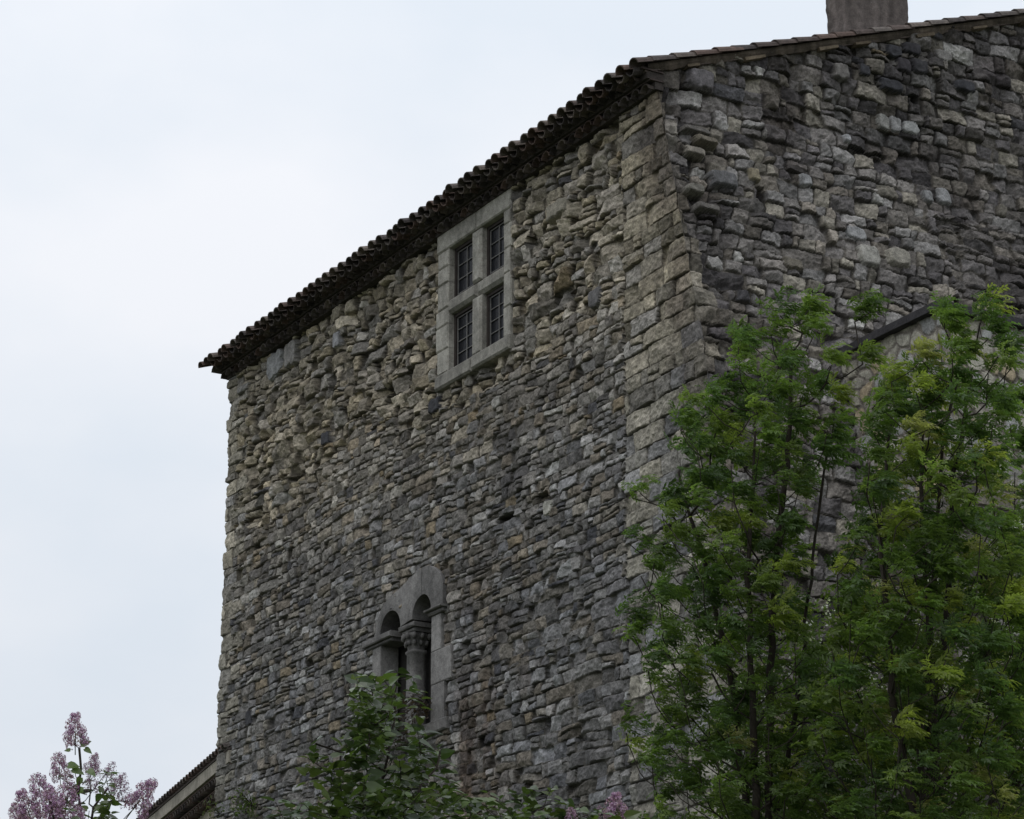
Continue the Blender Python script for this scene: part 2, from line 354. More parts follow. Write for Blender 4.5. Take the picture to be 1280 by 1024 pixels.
bk = np.where(~isB, np.clip(vnoise(S, Z, 1.1, 79) * .8 + vnoise(S, Z, .4, 80) * .6 - .15, 0, 1), 0); tint(bk, (.60, .60, .62))
# single odd stones and holes
def stamp(face, x, y, ru, rz, kindn, col=None, pr=.05):
    a, zz = uzA(x, y) if face == 'A' else wzB(x, y)
    if face == 'A': m = (~isB) & (np.abs(S - a) < ru * 1.4) & (np.abs(Z - zz) < rz * 1.4); du = (S[m] - a) / ru
    else: m = isB & (np.abs(W - a) < ru * 1.4) & (np.abs(Z - zz) < rz * 1.4); du = (W[m] - a) / ru
    dz = (Z[m] - zz) / rz + .15 * vnoise(S[m], Z[m], .08, 90); du = du + .15 * vnoise(S[m], Z[m], .1, 91)
    e = (np.abs(du) ** 5 + np.abs(dz) ** 5) ** .2
    ins = e < 1; ii = np.where(m)[0][ins]; ee = e[ins]
    if kindn == 'hole':
        H[ii] = H[ii] * 0 - .22 * np.sqrt(1 - ee ** 4); C[ii] = C[ii] * .45
    else:
        H[ii] = pr * np.clip((1 - ee) / .25, 0, 1) ** .5 + vnoise(S[ii], Z[ii], .07, 92) * .008 - .03 * (ee > .93)
        C[ii] = np.array(col) * (1 + .12 * vnoise(S[ii], Z[ii], .06, 93))[:, None]
DK = (.05, .05, .056); PB = (.32, .32, .315); WM = (.30, .27, .20)
for a in [('A', 412, 476, .17, .16, 'hole'), ('A', 407, 548, .15, .12, 's', DK, .03), ('A', 543, 507, .18, .12, 's', DK, .03),
          ('A', 391, 455, .14, .1, 'hole'), ('A', 310, 897, .13, .13, 's', DK, .0), ('A', 343, 455, .30, .24, 's', (.25, .25, .25), .02),
          ('A', 362, 442, .24, .22, 's', (.22, .21, .2), .02), ('A', 420, 425, .12, .14, 's', (.28, .28, .29), .02), ('A', 683, 634, .12, .1, 's', (.36, .35, .31), .0),
          ('A', 676, 620, .16, .06, 'hole'), ('A', 377, 500, .1, .14, 'hole'), ('A', 630, 647, .25, .05, 'hole'), ('A', 348, 598, .3, .04, 'hole'),
          ('A', 745, 372, .16, .14, 's', (.13, .125, .125), .05), ('A', 700, 262, .3, .13, 's', (.24, .22, .18), .10), ('A', 660, 300, .12, .1, 'hole'),
          ('B', 952, 240, .09, .13, 'hole'), ('B', 884, 255, .10, .05, 'hole'), ('B', 880, 264, .22, .06, 's', (.13, .12, .11), .14), ('B', 866, 240, .16, .07, 's', (.16, .15, .13), .13),
          ('B', 1086, 320, .19, .16, 's', (.31, .30, .27), .06), ('B', 1122, 324, .21, .15, 's', (.25, .235, .20), .10), ('B', 1139, 159, .15, .10, 's', PB, .015),
          ('B', 1120, 155, .10, .13, 's', (.24, .237, .235), .012), ('B', 1105, 152, .10, .12, 's', (.24, .235, .22), .02), ('B', 1058, 174, .06, .07, 's', (.36, .36, .37), .06),
          ('B', 1145, 122, .09, .08, 'hole'), ('B', 1116, 65, .14, .10, 's', DK, .07), ('B', 1138, 62, .16, .10, 's', (.045, .043, .048), .08), ('B', 1128, 82, .13, .12, 's', (.055, .05, .055), .07),
          ('B', 1148, 84, .15, .12, 's', (.05, .048, .052), .08), ('B', 1112, 108, .22, .10, 's', DK, .09), ('B', 1080, 88, .1, .09, 's', DK, .05), ('B', 1205, 108, .18, .09, 's', DK, .06),
          ('B', 1050, 90, .14, .14, 's', (.16, .15, .14), .07), ('B', 1180, 70, .16, .09, 's', (.2, .19, .18), .03), ('B', 1085, 188, .35, .04, 'hole'), ('B', 875, 100, .22, .16, 's', (.14, .13, .135), .09),
          ('B', 868, 165, .25, .05, 's', (.13, .12, .11), .09), ('B', 880, 178, .2, .05, 's', (.17, .15, .12), .11), ('B', 903, 225, .22, .13, 's', (.12, .118, .12), .08),
          ('B', 868, 190, .17, .07, 's', (.22, .20, .17), .06), ('B', 1150, 408, .20, .18, 's', (.27, .27, .27), .05), ('B', 990, 330, .18, .08, 's', (.15, .135, .11), .05),
          ('B', 1008, 225, .10, .10, 's', (.25, .25, .25), .03), ('B', 1070, 292, .18, .11, 's', (.25, .25, .25), .03), ('B', 943, 218, .1, .1, 's', (.24, .21, .15), .04),
          ('B', 1180, 245, .12, .14, 's', (.25, .25, .25), .03), ('B', 1160, 245, .09, .1, 's', (.22, .22, .22), .03)]:
    stamp(*a)
# flat beds where the window stonework sits
inN = (~isB) & (S > NW[0] - .03) & (S < NW[1] + .03) & (Z > NW[2] - .02) & (Z < NW[3] + .1)
inP = (~isB) & (S > 6.0) & (S < 8.3) & (Z > 10.7) & (Z < 13.2)
H[inN] = -.05; edgeP = inP & (S > 6.08) & (S < 8.24) & (Z < 12.75); H[edgeP] = -.05
# positions
zero = np.zeros_like(S); bend = np.clip((1 - W / .10), 0, 1) * isB; tA = np.clip(1 - (S - UCf) / .10, 0, 1) * (K == 1)
tL = np.clip(1 - (UL - S) / .10, 0, 1) * (K == 1); tR = np.clip(1 - (S - UL) / .10, 0, 1) * (K == 0)
base = np.where((K == 0)[:, None], (P0 + dA * UL)[None] + dB[None] * (S - UL)[:, None],
       np.where((K == 1)[:, None], P0[None] + dA[None] * S[:, None], P0[None] + dA[None] * UCf[:, None] + dB[None] * W[:, None]))
base[:, 2] = Z
nBt = np.where((Z < ZE)[:, None], nBb[None], nB[None])
nrm = np.where((K == 0)[:, None], dA[None] * (1 - .5 * tR[:, None]) + nA[None] * (.5 * tR[:, None]),
      np.where((K == 1)[:, None], nA[None] * (1 - .5 * (tA + tL)[:, None]) + nBt * (.5 * tA[:, None]) + dA[None] * (.5 * tL[:, None]),
      nBt * (1 - .5 * bend[:, None]) + nA[None] * (.5 * bend[:, None])))
nrm /= np.linalg.norm(nrm, axis=1)[:, None]
V = base + nrm * H[:, None]
idx = np.arange(len(S)).reshape(nrw, nc)
q = np.stack([idx[:-1, :-1], idx[:-1, 1:], idx[1:, 1:], idx[1:, :-1]], -1).reshape(-1, 4)
qs = S[q].mean(1); qz = Z[q].mean(1); qa = (K[q] == 1).all(1)
hole = qa & (qs > 4.20) & (qs < 6.06) & (qz > 16.12) & (qz < 18.45)
for (u0, u1, sp) in AW:
    r = (u1 - u0) / 2 + .03; uc0 = (u0 + u1) / 2
    hole |= qa & (np.abs(qs - uc0) < r) & (qz > AWB + .02) & ((qz < sp) | (np.hypot(qs - uc0, qz - sp) < r))
hole |= qa & (qs > 7.0) & (qs < 7.43) & (qz > AWB + .02) & (qz < 12.5)      # the middle shaft stands free
q = q[~hole]
# back of the building so that it is a closed block
nv = len(V)
cB = P0 + dA * (-BAT * 13) + dB * 9.6; ext = []
Lf = P0 + dA * UL + dB * 1.05; bk1 = P0 + dA * UL + dB * 9.6; rt = P0 + dA * (-BAT * 0) + dB * 9.6
back = np.array([[*Lf[:2], -.1], [*bk1[:2], -.1], [*(P0 + dB * 9.6 - dA * BAT * 18.6)[:2], -.1], [*Lf[:2], 19.2], [*bk1[:2], 22.3], [*rt[:2], 22.3]])
bf = np.array([[0, 1, 4, 3], [1, 2, 5, 4]]) + nv
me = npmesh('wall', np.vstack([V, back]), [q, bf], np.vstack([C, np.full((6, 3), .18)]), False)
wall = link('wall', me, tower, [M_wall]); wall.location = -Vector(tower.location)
del V, base, nrm, nBt

# ------------------------------------------------------------------ window stonework, framed on the long face
def wbox(mb, u0, u1, z0, z1, o0, o1, col, ch=.012, seed=0, wob=.004):
    "a block with chamfered front edges, o outward"
    rs = random.Random(seed + int(u0 * 977) + int(z0 * 331)); c = ch
    ring = [(u0, z0), (u1, z0), (u1, z1), (u0, z1)]
    inn = [(u0 + c, z0 + c), (u1 - c, z0 + c), (u1 - c, z1 - c), (u0 + c, z1 - c)]
    P = [PA(u, z, o0) for u, z in ring] + [PA(u, z, o1 - c) for u, z in ring] + [PA(u + rs.uniform(-wob, wob), z + rs.uniform(-wob, wob), o1 + rs.uniform(-wob, wob)) for u, z in inn]
    Fc = [(3, 2, 1, 0), (8, 9, 10, 11)]
    for i in range(4):
        j = (i + 1) % 4; Fc += [(i, j, j + 4, i + 4), (i + 4, j + 4, j + 8, i + 8)]
    v = 1 + rs.uniform(-.1, .1)
    mb.add(P, Fc, np.array(col) * v)
def local(o): o.location = (0, 0, 0); return o
DS = (.33, .315, .28)
cw_ = MB(); cw_.add([PA(5.2, 17.2, -.6), PA(5.3, 17.2, -.6), PA(5.3, 17.3, -.6)], [(0, 1, 2)])
win = empty('mullioned_window', (0, 0, 0), None, None); win.parent = tower; win.location = -Vector(tower.location)
for k in ('label',): win['label'] = 'tall stone cross window under the eaves'
d0 = -.35
mb = MB()
zz = [16.22, 16.62, 17.02, 17.30, 17.72, 18.0, 18.28]
for i in range(6): wbox(mb, 5.985, 6.33 + (.05 if i in (1, 2) else 0), zz[i] + .003, zz[i + 1] - .003, d0, .015, DS, .022, i)
mb.build('jamb', M_dress, win)
mb = MB(); zz = [16.22, 16.7, 17.25, 17.65, 18.05, 18.28]
for i in range(5): wbox(mb, 4.09 - (.04 if i % 2 else 0), 4.275, zz[i] + .003, zz[i + 1] - .003, d0, .012, DS, .018, i + 20)
mb.build('jamb', M_dress, win)
mb = MB()
wbox(mb, 4.05, 5.105, 18.283, 18.60, d0, .022, DS, .022, 3); wbox(mb, 5.112, 6.36, 18.283, 18.60, d0, .018, DS, .022, 4)
mb.build('lintel', M_dress, win)
mb = MB(); wbox(mb, 4.97, 5.25, 16.22, 17.17, d0, .012, np.array(DS) * .85, .035, 5); wbox(mb, 4.97, 5.25, 17.42, 18.28, d0, .012, DS, .035, 6)
mb.build('mullion', M_dress, win)
mb = MB(); wbox(mb, 4.24, 5.108, 17.175, 17.415, d0, .008, np.array(DS) * .8, .05, 7); wbox(mb, 5.113, 6.02, 17.175, 17.415, d0, .01, np.array(DS) * .8, .05, 8)
mb.build('transom', M_dress, win)
mb = MB(); wbox(mb, 4.06, 5.2, 15.99, 16.216, d0, .055, np.array(DS) * .72, .03, 9); wbox(mb, 5.208, 6.36, 15.98, 16.216, d0, .05, np.array(DS) * .66, .03, 10)
mb.build('sill', M_dress, win)
def plain(mb, u0, u1, z0, z1, o0, o1, col=(.1, .1, .1)):
    P = [PA(u, z, o) for u in (u0, u1) for z in (z0, z1) for o in (o0, o1)]; mb.add(P, box_faces(), col)
for (u0, u1, z0, z1, rows) in [(5.25, 5.985, 16.217, 17.174, 4), (5.25, 5.985, 17.416, 18.282, 3), (4.275, 4.97, 16.217, 17.174, 4), (4.275, 4.97, 17.416, 18.282, 3)]:
    mb = MB(); t_ = .055
    plain(mb, u0, u0 + t_, z0, z1, -.155, -.10); plain(mb, u1 - t_, u1, z0, z1, -.155, -.10)
    plain(mb, u0 + t_, u1 - t_, z0, z0 + t_, -.155, -.10); plain(mb, u0 + t_, u1 - t_, z1 - t_, z1, -.155, -.10)
    mb.build('casement', M_wood, win)
    mb = MB(); a, b_, c_, d_ = u0 + t_, u1 - t_, z0 + t_, z1 - t_
    ins = .02
    for uu in (a + ins, (a + b_) / 2 - .006, b_ - ins - .012): plain(mb, uu, uu + .014, c_ + ins, d_ - ins, -.135, -.118)
    for i in range(rows + 1):
        zc = c_ + ins + (d_ - c_ - 2 * ins - .012) * i / rows; plain(mb, a + ins + .015, b_ - ins - .015, zc, zc + .012, -.134, -.119)
    mb.build('glazing_bar', M_lead, win)
    mb = MB(); plain(mb, a - .01, b_ + .01, c_ - .01, d_ + .01, -.15, -.14); mb.build('pane', M_glass, win)
# twin arched window
aw = empty('arched_window', (0, 0, 0), None, None); aw.parent = tower; aw.location = -Vector(tower.location)
aw['label'] = 'small twin arched window with a carved capital'
AS = (.17, .163, .158)
out_pts = [(6.04, 12.70), (6.08, 12.88), (6.16, 13.02), (6.32, 13.15), (6.52, 13.225), (6.72, 13.245), (6.95, 13.21), (7.2, 13.14), (7.5, 13.08), (7.75, 13.02), (7.95, 12.95), (8.1, 12.85), (8.2, 12.72), (8.28, 12.50)]
def arch(u0, u1, sp, n=14):
    c = (u0 + u1) / 2; r = (u1 - u0) / 2
    return [(c - r * math.cos(math.pi * i / n), sp + r * math.sin(math.pi * i / n)) for i in range(n + 1)]
ug = sorted(set([round(p[0], 4) for p in arch(*AW[0]) + arch(*AW[1])] + [round(p[0], 4) for p in out_pts] + [6.02 + .05 * k for k in range(46)]))
ug = sorted(ug + [6.725, 6.737, 6.743, 6.755]); ug = [u for u in ug if 6.045 <= u <= 8.28]
def ztop(u): return float(np.interp(u, [p[0] for p in out_pts], [p[1] for p in out_pts]))
def zbot(u):
    for u0, u1, sp in AW:
        c, r = (u0 + u1) / 2, (u1 - u0) / 2
        if abs(u - c) < r: return sp + math.sqrt(max(0, r * r - (u - c) ** 2))
    return float(np.interp(u, [6.0, 7.0, 7.4, 8.3], [12.49, 12.49, 12.452, 12.445]))
Pf = []
for u in ug:
    o_ = .025 + .006 * math.sin(u * 9)
    Pf += [PA(u, zbot(u), o_), PA(u, ztop(u) - .012, o_), PA(u, ztop(u), o_ - .015), PA(u, zbot(u), -.30), PA(u, ztop(u), -.30)]
Fq_ = []; cst = []
for u in ug:
    j_ = abs(u - 6.74) < .012; v_ = 1 + .25 * float(vnoise(np.array([u]), np.array([1.3]), .25, 5)[0]); cst += [np.array(AS) * (.45 if j_ else 1) * v_ * k_ for k_ in (.72, 1.08, .9, .6, .6)]
for i in range(len(ug) - 1):
    a_, b_ = i * 5, i * 5 + 5; Fq_ += [(a_, b_, b_ + 1, a_ + 1), (a_ + 1, b_ + 1, b_ + 2, a_ + 2), (a_ + 2, b_ + 2, b_ + 4, a_ + 4), (b_, a_, a_ + 3, b_ + 3)]
e_ = (len(ug) - 1) * 5; Fq_ += [(0, 1, 4, 3), (e_ + 1, e_, e_ + 3, e_ + 4)]
mb = MB(); mb.add(Pf, Fq_, np.array(cst)); mb.build('arch_stone', M_dress, aw)
mb = MB(); wbox(mb, 8.06, 8.34, 11.5, 12.285, -.30, .02, np.array(AS) * 1.25, .01, 1); wbox(mb, 8.06, 8.48, AWB, 11.494, -.30, .02, np.array(AS) * 1.15, .01, 2); mb.build('jamb', M_dress, aw)
mb = MB(); wbox(mb, 6.12, 6.42, 11.83, 12.385, -.30, .02, np.array(AS) * 1.3, .01, 3); wbox(mb, 5.80, 6.42, 11.32, 11.826, -.30, .022, np.array(AS) * 1.25, .01, 4)
wbox(mb, 6.02, 6.42, AWB, 11.314, -.30, .018, np.array(AS) * 1.2, .01, 5); mb.build('jamb', M_dress, aw)
def slab(name, u0, u1, z0, z1, o1, seed):
    mb = MB(); wbox(mb, u0, u1, z0 + .06, z1, -.29, o1, np.array(AS) * .85, .012, seed, .008); wbox(mb, u0 + .04, u1 - .04, z0, z0 + .058, -.285, o1 - .05, np.array(AS) * .7, .02, seed + 1, .008)
    return mb.build(name, M_dress, aw)
slab('impost', 7.62, 8.58, 12.288, 12.44, .09, 11); slab('impost', 5.95, 6.50, 12.388, 12.485, .12, 14)
# column
def ring_sq(cu, co, hw, z, n=16, p=4.0):
    R = []
    for i in range(n):
        a = 2 * math.pi * i / n; x, y = math.cos(a), math.sin(a); k = (abs(x) ** p + abs(y) ** p) ** (-1 / p)
        R.append(PA(cu + hw * k * x, z, co + hw * k * y))
    return R
def loft(mb, rings, col):
    n = len(rings[0]); Fc = []
    for a in range(len(rings) - 1):
        for i in range(n):
            j = (i + 1) % n; Fc.append((a * n + i, a * n + j, (a + 1) * n + j, (a + 1) * n + i))
    mb.add([p for r in rings for p in r], Fc, col)
cu, co = 7.215, -.16
mb = MB(); loft(mb, [ring_sq(cu, co, h, z, 16, 6) for h, z in [(.16, AWB), (.135, AWB + .1), (.13, 11.0), (.125, 11.6), (.12, 11.98), (.14, 12.0), (.14, 12.03), (.12, 12.05)]], np.array(AS) * .95); mb.build('shaft', M_dress, aw, True)
mb = MB(); loft(mb, [ring_sq(cu, co, h, z, 16, 3.5) for h, z in [(.118, 12.05), (.125, 12.10), (.14, 12.17), (.165, 12.24), (.19, 12.29), (.17, 12.30)]], np.array(AS) * .85)
def blob(mb, c, r, col, ss=(1, 1, 1)):
    n, m_ = 6, 8; P = []; Fc = []
    for i in range(n + 1):
        for j in range(m_):
            a = math.pi * i / n; b2_ = 2 * math.pi * j / m_
            P.append(c + r * np.array([math.sin(a) * math.cos(b2_) * ss[0], math.sin(a) * math.sin(b2_) * ss[1], math.cos(a) * ss[2]]))
    for i in range(n):
        for j in range(m_): Fc.append((i * m_ + j, (i + 1) * m_ + j, (i + 1) * m_ + (j + 1) % m_, i * m_ + (j + 1) % m_))
    mb.add(P, Fc, col)
for i in range(10):                                     # worn leaf carving
    a = 2 * math.pi * i / 10
    for (h, z, r) in ((.15, 12.15, .035), (.19, 12.25, .04)):
        k = (abs(math.cos(a)) ** 4 + abs(math.sin(a)) ** 4) ** (-.25)
        blob(mb, PA(cu + h * k * math.cos(a), z, co + h * k * math.sin(a)), r, np.array(AS) * .8, (1, 1, 1.3))
mb.build('capital', M_dress, aw, True)
mb = MB(); wbox(mb, cu - .25, cu + .25, 12.375, 12.448, -.40, .03, np.array(AS) * .85, .012, 31, .006); wbox(mb, cu - .21, cu + .21, 12.305, 12.372, -.38, -.01, np.array(AS) * .75, .02, 32, .006); mb.build('abacus', M_dress, aw)
mb = MB(); wbox(mb, 5.9, 8.4, AWB - .18, AWB, -.30, .05, AS, .02, 41); mb.build('sill', M_dress, aw)
# dark rooms behind the openings (inside walls of the block)
def room(parent, u0, u1, z0, z1, o0_=-.36, name='room_interior'):
    mb = MB(); P = [PA(u, z, o) for u in (u0, u1) for z in (z0, z1) for o in (o0_, -2.6)]
    mb.add(P, [f for k, f in enumerate(box_faces()) if k != 5] , (.05, .05, .05)); return mb.build(name, M_dark, parent)
room(win, 4.0, 6.4, 15.9, 18.6); room(aw, 5.8, 8.5, 10.6, 13.3)

# ------------------------------------------------------------------ roof, tile by tile
def tiles(mb, O, D, Up, Sd, length, r0, r1, thick=.016, seg=7, cover=True, col=None):
    "O (n,3) lower end; D up-slope; Sd across; arch up when cover, down when channel"
    n = len(O); a = np.linspace(0, math.pi, seg); sg = 1 if cover else -1
    P = []
    for t_, r in ((0, r0), (length, r1)):
        for k in (r, r - thick):
            for i in range(seg):
                P.append(O + D * t_ + Sd * (math.cos(a[i]) * k) + Up * (math.sin(a[i]) * k * .92 * sg))
    P = np.stack(P, 1)                                   # n, 4*seg, 3
    Fc = []
    o0, i0, o1, i1 = 0, seg, 2 * seg, 3 * seg
    for i in range(seg - 1):
        Fc += [(o0 + i, o0 + i + 1, o1 + i + 1, o1 + i), (i0 + i + 1, i0 + i, i1 + i, i1 + i + 1), (o0 + i + 1, o0 + i, i0 + i, i0 + i + 1), (o1 + i, o1 + i + 1, i1 + i + 1, i1 + i)]
    Fc += [(o0, o1, i1, i0), (o0 + seg - 1, i0 + seg - 1, i1 + seg - 1, o1 + seg - 1)]
    Fc = np.array(Fc); Fa = (Fc[None] + (np.arange(n) * 4 * seg)[:, None, None]).reshape(-1, 4)
    cc = np.repeat(col, 4 * seg, 0) if col is not None and np.ndim(col) == 2 else col
    mb.add(P.reshape(-1, 3), Fa, cc)
TC = np.array([(.12, .085, .072), (.10, .078, .07), (.085, .072, .068), (.15, .125, .108), (.125, .108, .098), (.07, .06, .058)])
rt_ = np.random.RandomState(5)
SL = .366; rd = dB + np.array([0, 0, SL]); rd /= np.linalg.norm(rd)
rup = np.cross(dA, rd); rup /= np.linalg.norm(rup); rup = rup if rup[2] > 0 else -rup
def roofpt(u, s, lift=0.0):
    "u along the eave, s metres up the slope from the eave edge"
    return PA(u, 18.80, .46) + 0 * u + rd * s + rup * lift
mb = MB(); us = np.arange(-.02, UL + .08, .268); SLEN = 10.9; ex = .38
for i, u in enumerate(us):
    uj = u + rt_.normal(0, .008)
    ks = np.arange(0, SLEN / ex)
    O = np.array([roofpt(uj + rt_.normal(0, .006), k * ex + rt_.normal(0, .028 if k == 0 else .018), .02 + .004 * rt_.rand()) for k in ks])
    tilt_ = rt_.normal(0, .01)
    tiles(mb, O, rd + rup * (-.03), rup, dA, ex + .09, .118, .098, .018, 8, True, TC[rt_.randint(0, len(TC), len(O))] * rt_.uniform(.8, 1.15, (len(O), 1)))
ks = np.arange(0, 3)
for i, u in enumerate(us[:-1] + .134):                  # channel tiles between, seen from below at the eave
    O = np.array([roofpt(u + rt_.normal(0, .006), k * ex + .07, .0) for k in ks])
    tiles(mb, O, rd + rup * (-.02), rup, dA, ex + .09, .10, .11, .016, 6, False, TC[rt_.randint(0, len(TC), len(O))] * .9)
# last cover tile over the far verge, standing clear
O = np.array([roofpt(UL + .22, -.02, .015)]); tiles(mb, O, rd + rup * (-.02), rup, dA, .5, .1, .085, .017, 8, True, TC[:1] * .9)
# decking under the tiles
P = [roofpt(u, s, l) for u in (.0, UL + .15) for s in (.25, SLEN + .1) for l in (-.05, -.09)]
mb.add(P, box_faces(), (.10, .08, .07))
# far slope of the roof beyond the ridge
rid = [roofpt(u, SLEN + .1, -.05) for u in (-.1, UL + .15)]
far = [p + dB * 6 - np.array([0, 0, 2.6]) for p in rid]
mb.add(rid + far, [(0, 1, 3, 2)], (.15, .10, .08))
mb.build('roof', M_tile, tower)
# verge: a ragged bed of mortar and a few broken bits under the side tiles
mb = MB()
nv_ = 220; ss_ = np.linspace(.3, 10.8, nv_); Pv = []; cv = []
for i, s_ in enumerate(ss_):
    e_ = -.045 + .018 * vnoise(np.array([s_]), np.array([1.0]), .3, 2)[0] + .012 * vnoise(np.array([s_]), np.array([3.0]), .08, 2)[0]
    lo = -.088 + .03 * vnoise(np.array([s_]), np.array([5.0]), .35, 3)[0] + .015 * vnoise(np.array([s_]), np.array([7.0]), .09, 3)[0]
    Pv += [roofpt(.3, s_, .02), roofpt(e_, s_, .01), roofpt(e_ + .01, s_, (lo + .01) * .5), roofpt(e_ + .05, s_, lo), roofpt(.3, s_, lo)]
    cv += [np.array((.115, .093, .075)) * (1 + .5 * vnoise(np.array([s_]), np.array([9.0]), .3, 4)[0] + .35 * vnoise(np.array([s_]), np.array([2.0]), .07, 4)[0])] * 5
mb.add(Pv, [(i * 5 + k, i * 5 + k + 5, i * 5 + k + 6, i * 5 + k + 1) for i in range(nv_ - 1) for k in range(4)], np.array(cv))
for k in range(9):
    s0 = .8 + k * 1.1 + rt_.uniform(0, .5)
    P = [roofpt(u, s, l_) for u in (-.06 + rt_.uniform(-.015, .01), .3) for s in (s0, s0 + rt_.uniform(.2, .4)) for l_ in (-.115 - rt_.uniform(0, .02), -.08)]
    mb.add(P, box_faces(), np.array((.17, .135, .095)) * rt_.uniform(.7, 1.2))
mb.build('verge_bedding', M_mortar, tower)
# genoise cornice: rows of half tiles stepping out
mb = MB()
for r_, (z, o) in enumerate([(18.585, .13), (18.725, .27)]):
    P = [PA(u, zz_, oo) for u in (-.02, UL + .08) for zz_ in (z + .108, z + .132) for oo in (-.1, o + .0)]
    mb.add(P, box_faces(), (.06, .046, .042))
    n_ = int((UL + .1) / .245)
    O = np.array([PA(.14 + .245 * i + (.12 if r_ % 2 else 0) + rt_.normal(0, .012), z + rt_.normal(0, .006), -.1 + rt_.normal(0, .012)) for i in range(n_)])
    tiles(mb, O, nA, np.array([0, 0, 1.0]), dA, o + .1 + .02, .104, .115, .018, 7, True, TC[rt_.randint(0, len(TC), len(O))] * rt_.uniform(.4, 1.0, (len(O), 1)))
    P = [PA(u, zz_, oo) for u in (-.0, UL + .05) for zz_ in (z - .008, z + .107) for oo in (-.1, o - .09)]
    mb.add(P, box_faces(), (.05, .042, .038))
mb.build('cornice', M_tile, tower)

# chimney, rendered and weathered
def Bp(w_, z, inn=0.0): return P0 + dB * w_ + dA * inn + np.array([0, 0, z])
mb = MB(); n1, n2 = 40, 70
c0, c1, i0, i1 = 3.60, 4.82, .30, .74
ring = []
for a, b_, n_ in (((c0, i1), (c0, i0), 16), ((c0, i0), (c1, i0), 34), ((c1, i0), (c1, i1), 16), ((c1, i1), (c0, i1), 34)):
    for k in range(n_): ring.append((a[0] + (b_[0] - a[0]) * k / n_, a[1] + (b_[1] - a[1]) * k / n_))
ring = np.array(ring); cen = ring.mean(0); zc = np.linspace(19.5, 22.6, 80)
P = []; cc = []
for z in zc:
    k = np.arange(len(ring)) * .043
    hgt = vnoise(k, np.full(len(ring), z), .3, 5) * .015 + vnoise(k, np.full(len(ring), z), .08, 6) * .008
    dirn = ring - cen; dirn /= np.linalg.norm(dirn, axis=1)[:, None]
    rr_ = ring + dirn * hgt[:, None]
    P += [Bp(a, z, b_) for a, b_ in rr_]
    v = 1 + .35 * vnoise(k, np.full(len(ring), z * .12), .12, 12) + .22 * vnoise(k, np.full(len(ring), z) * .7, .35, 8) + .1 * vnoise(k, np.full(len(ring), z), .08, 9)
    cc.append(np.array([.125, .106, .098])[None] * v[:, None])
nrg = len(ring); Fc = [(a * nrg + i, a * nrg + (i + 1) % nrg, (a + 1) * nrg + (i + 1) % nrg, (a + 1) * nrg + i) for a in range(len(zc) - 1) for i in range(nrg)]
mb.add(P, Fc, np.vstack(cc))
chm = mb.build('chimney', M_mortar, tower)
mb = MB(); P = [Bp(a, z, b_) for a in (c0 - .08, c1 + .08) for z in (22.6, 22.7) for b_ in (i0 - .08, i1 + .08)]; mb.add(P, box_faces(), (.18, .16, .14))
o = mb.build('chimney_cap', M_mortar, chm); 

# ------------------------------------------------------------------ annex with dark coping, pale wide-jointed stones
Pm = np.array([4.51187601, 36.11782916, 0.0]); ZT = 14.70; TL = 2.17
PK = Pm - dA * TL
annex = empty('stone_annex', PK, 'lower annex of pale irregular stones with a dark coping, built against the castle side wall', 'building')
def voro(U, Z, cell, seed):
    rs = np.random.RandomState(seed); n_ = 128; jx = rs.rand(n_, n_) * .9 + .05; jy = rs.rand(n_, n_) * .9 + .05
    X = U / cell; Y = Z / cell; ix = np.floor(X).astype(int); iy = np.floor(Y).astype(int)
    f1 = np.full(U.shape, 9.); f2 = np.full(U.shape, 9.); sid = np.zeros(U.shape, int)
    for a in (-1, 0, 1):
        for b_ in (-1, 0, 1):
            cx, cy = (ix + a) % n_, (iy + b_) % n_
            d = np.hypot(ix + a + jx[cx, cy] - X, iy + b_ + jy[cx, cy] - Y)
            n1_ = d < f1; f2 = np.where(n1_, f1, np.minimum(f2, d)); sid = np.where(n1_, cx * n_ + cy, sid); f1 = np.where(n1_, d, f1)
    return (f2 - f1) * cell * .5, sid, rs
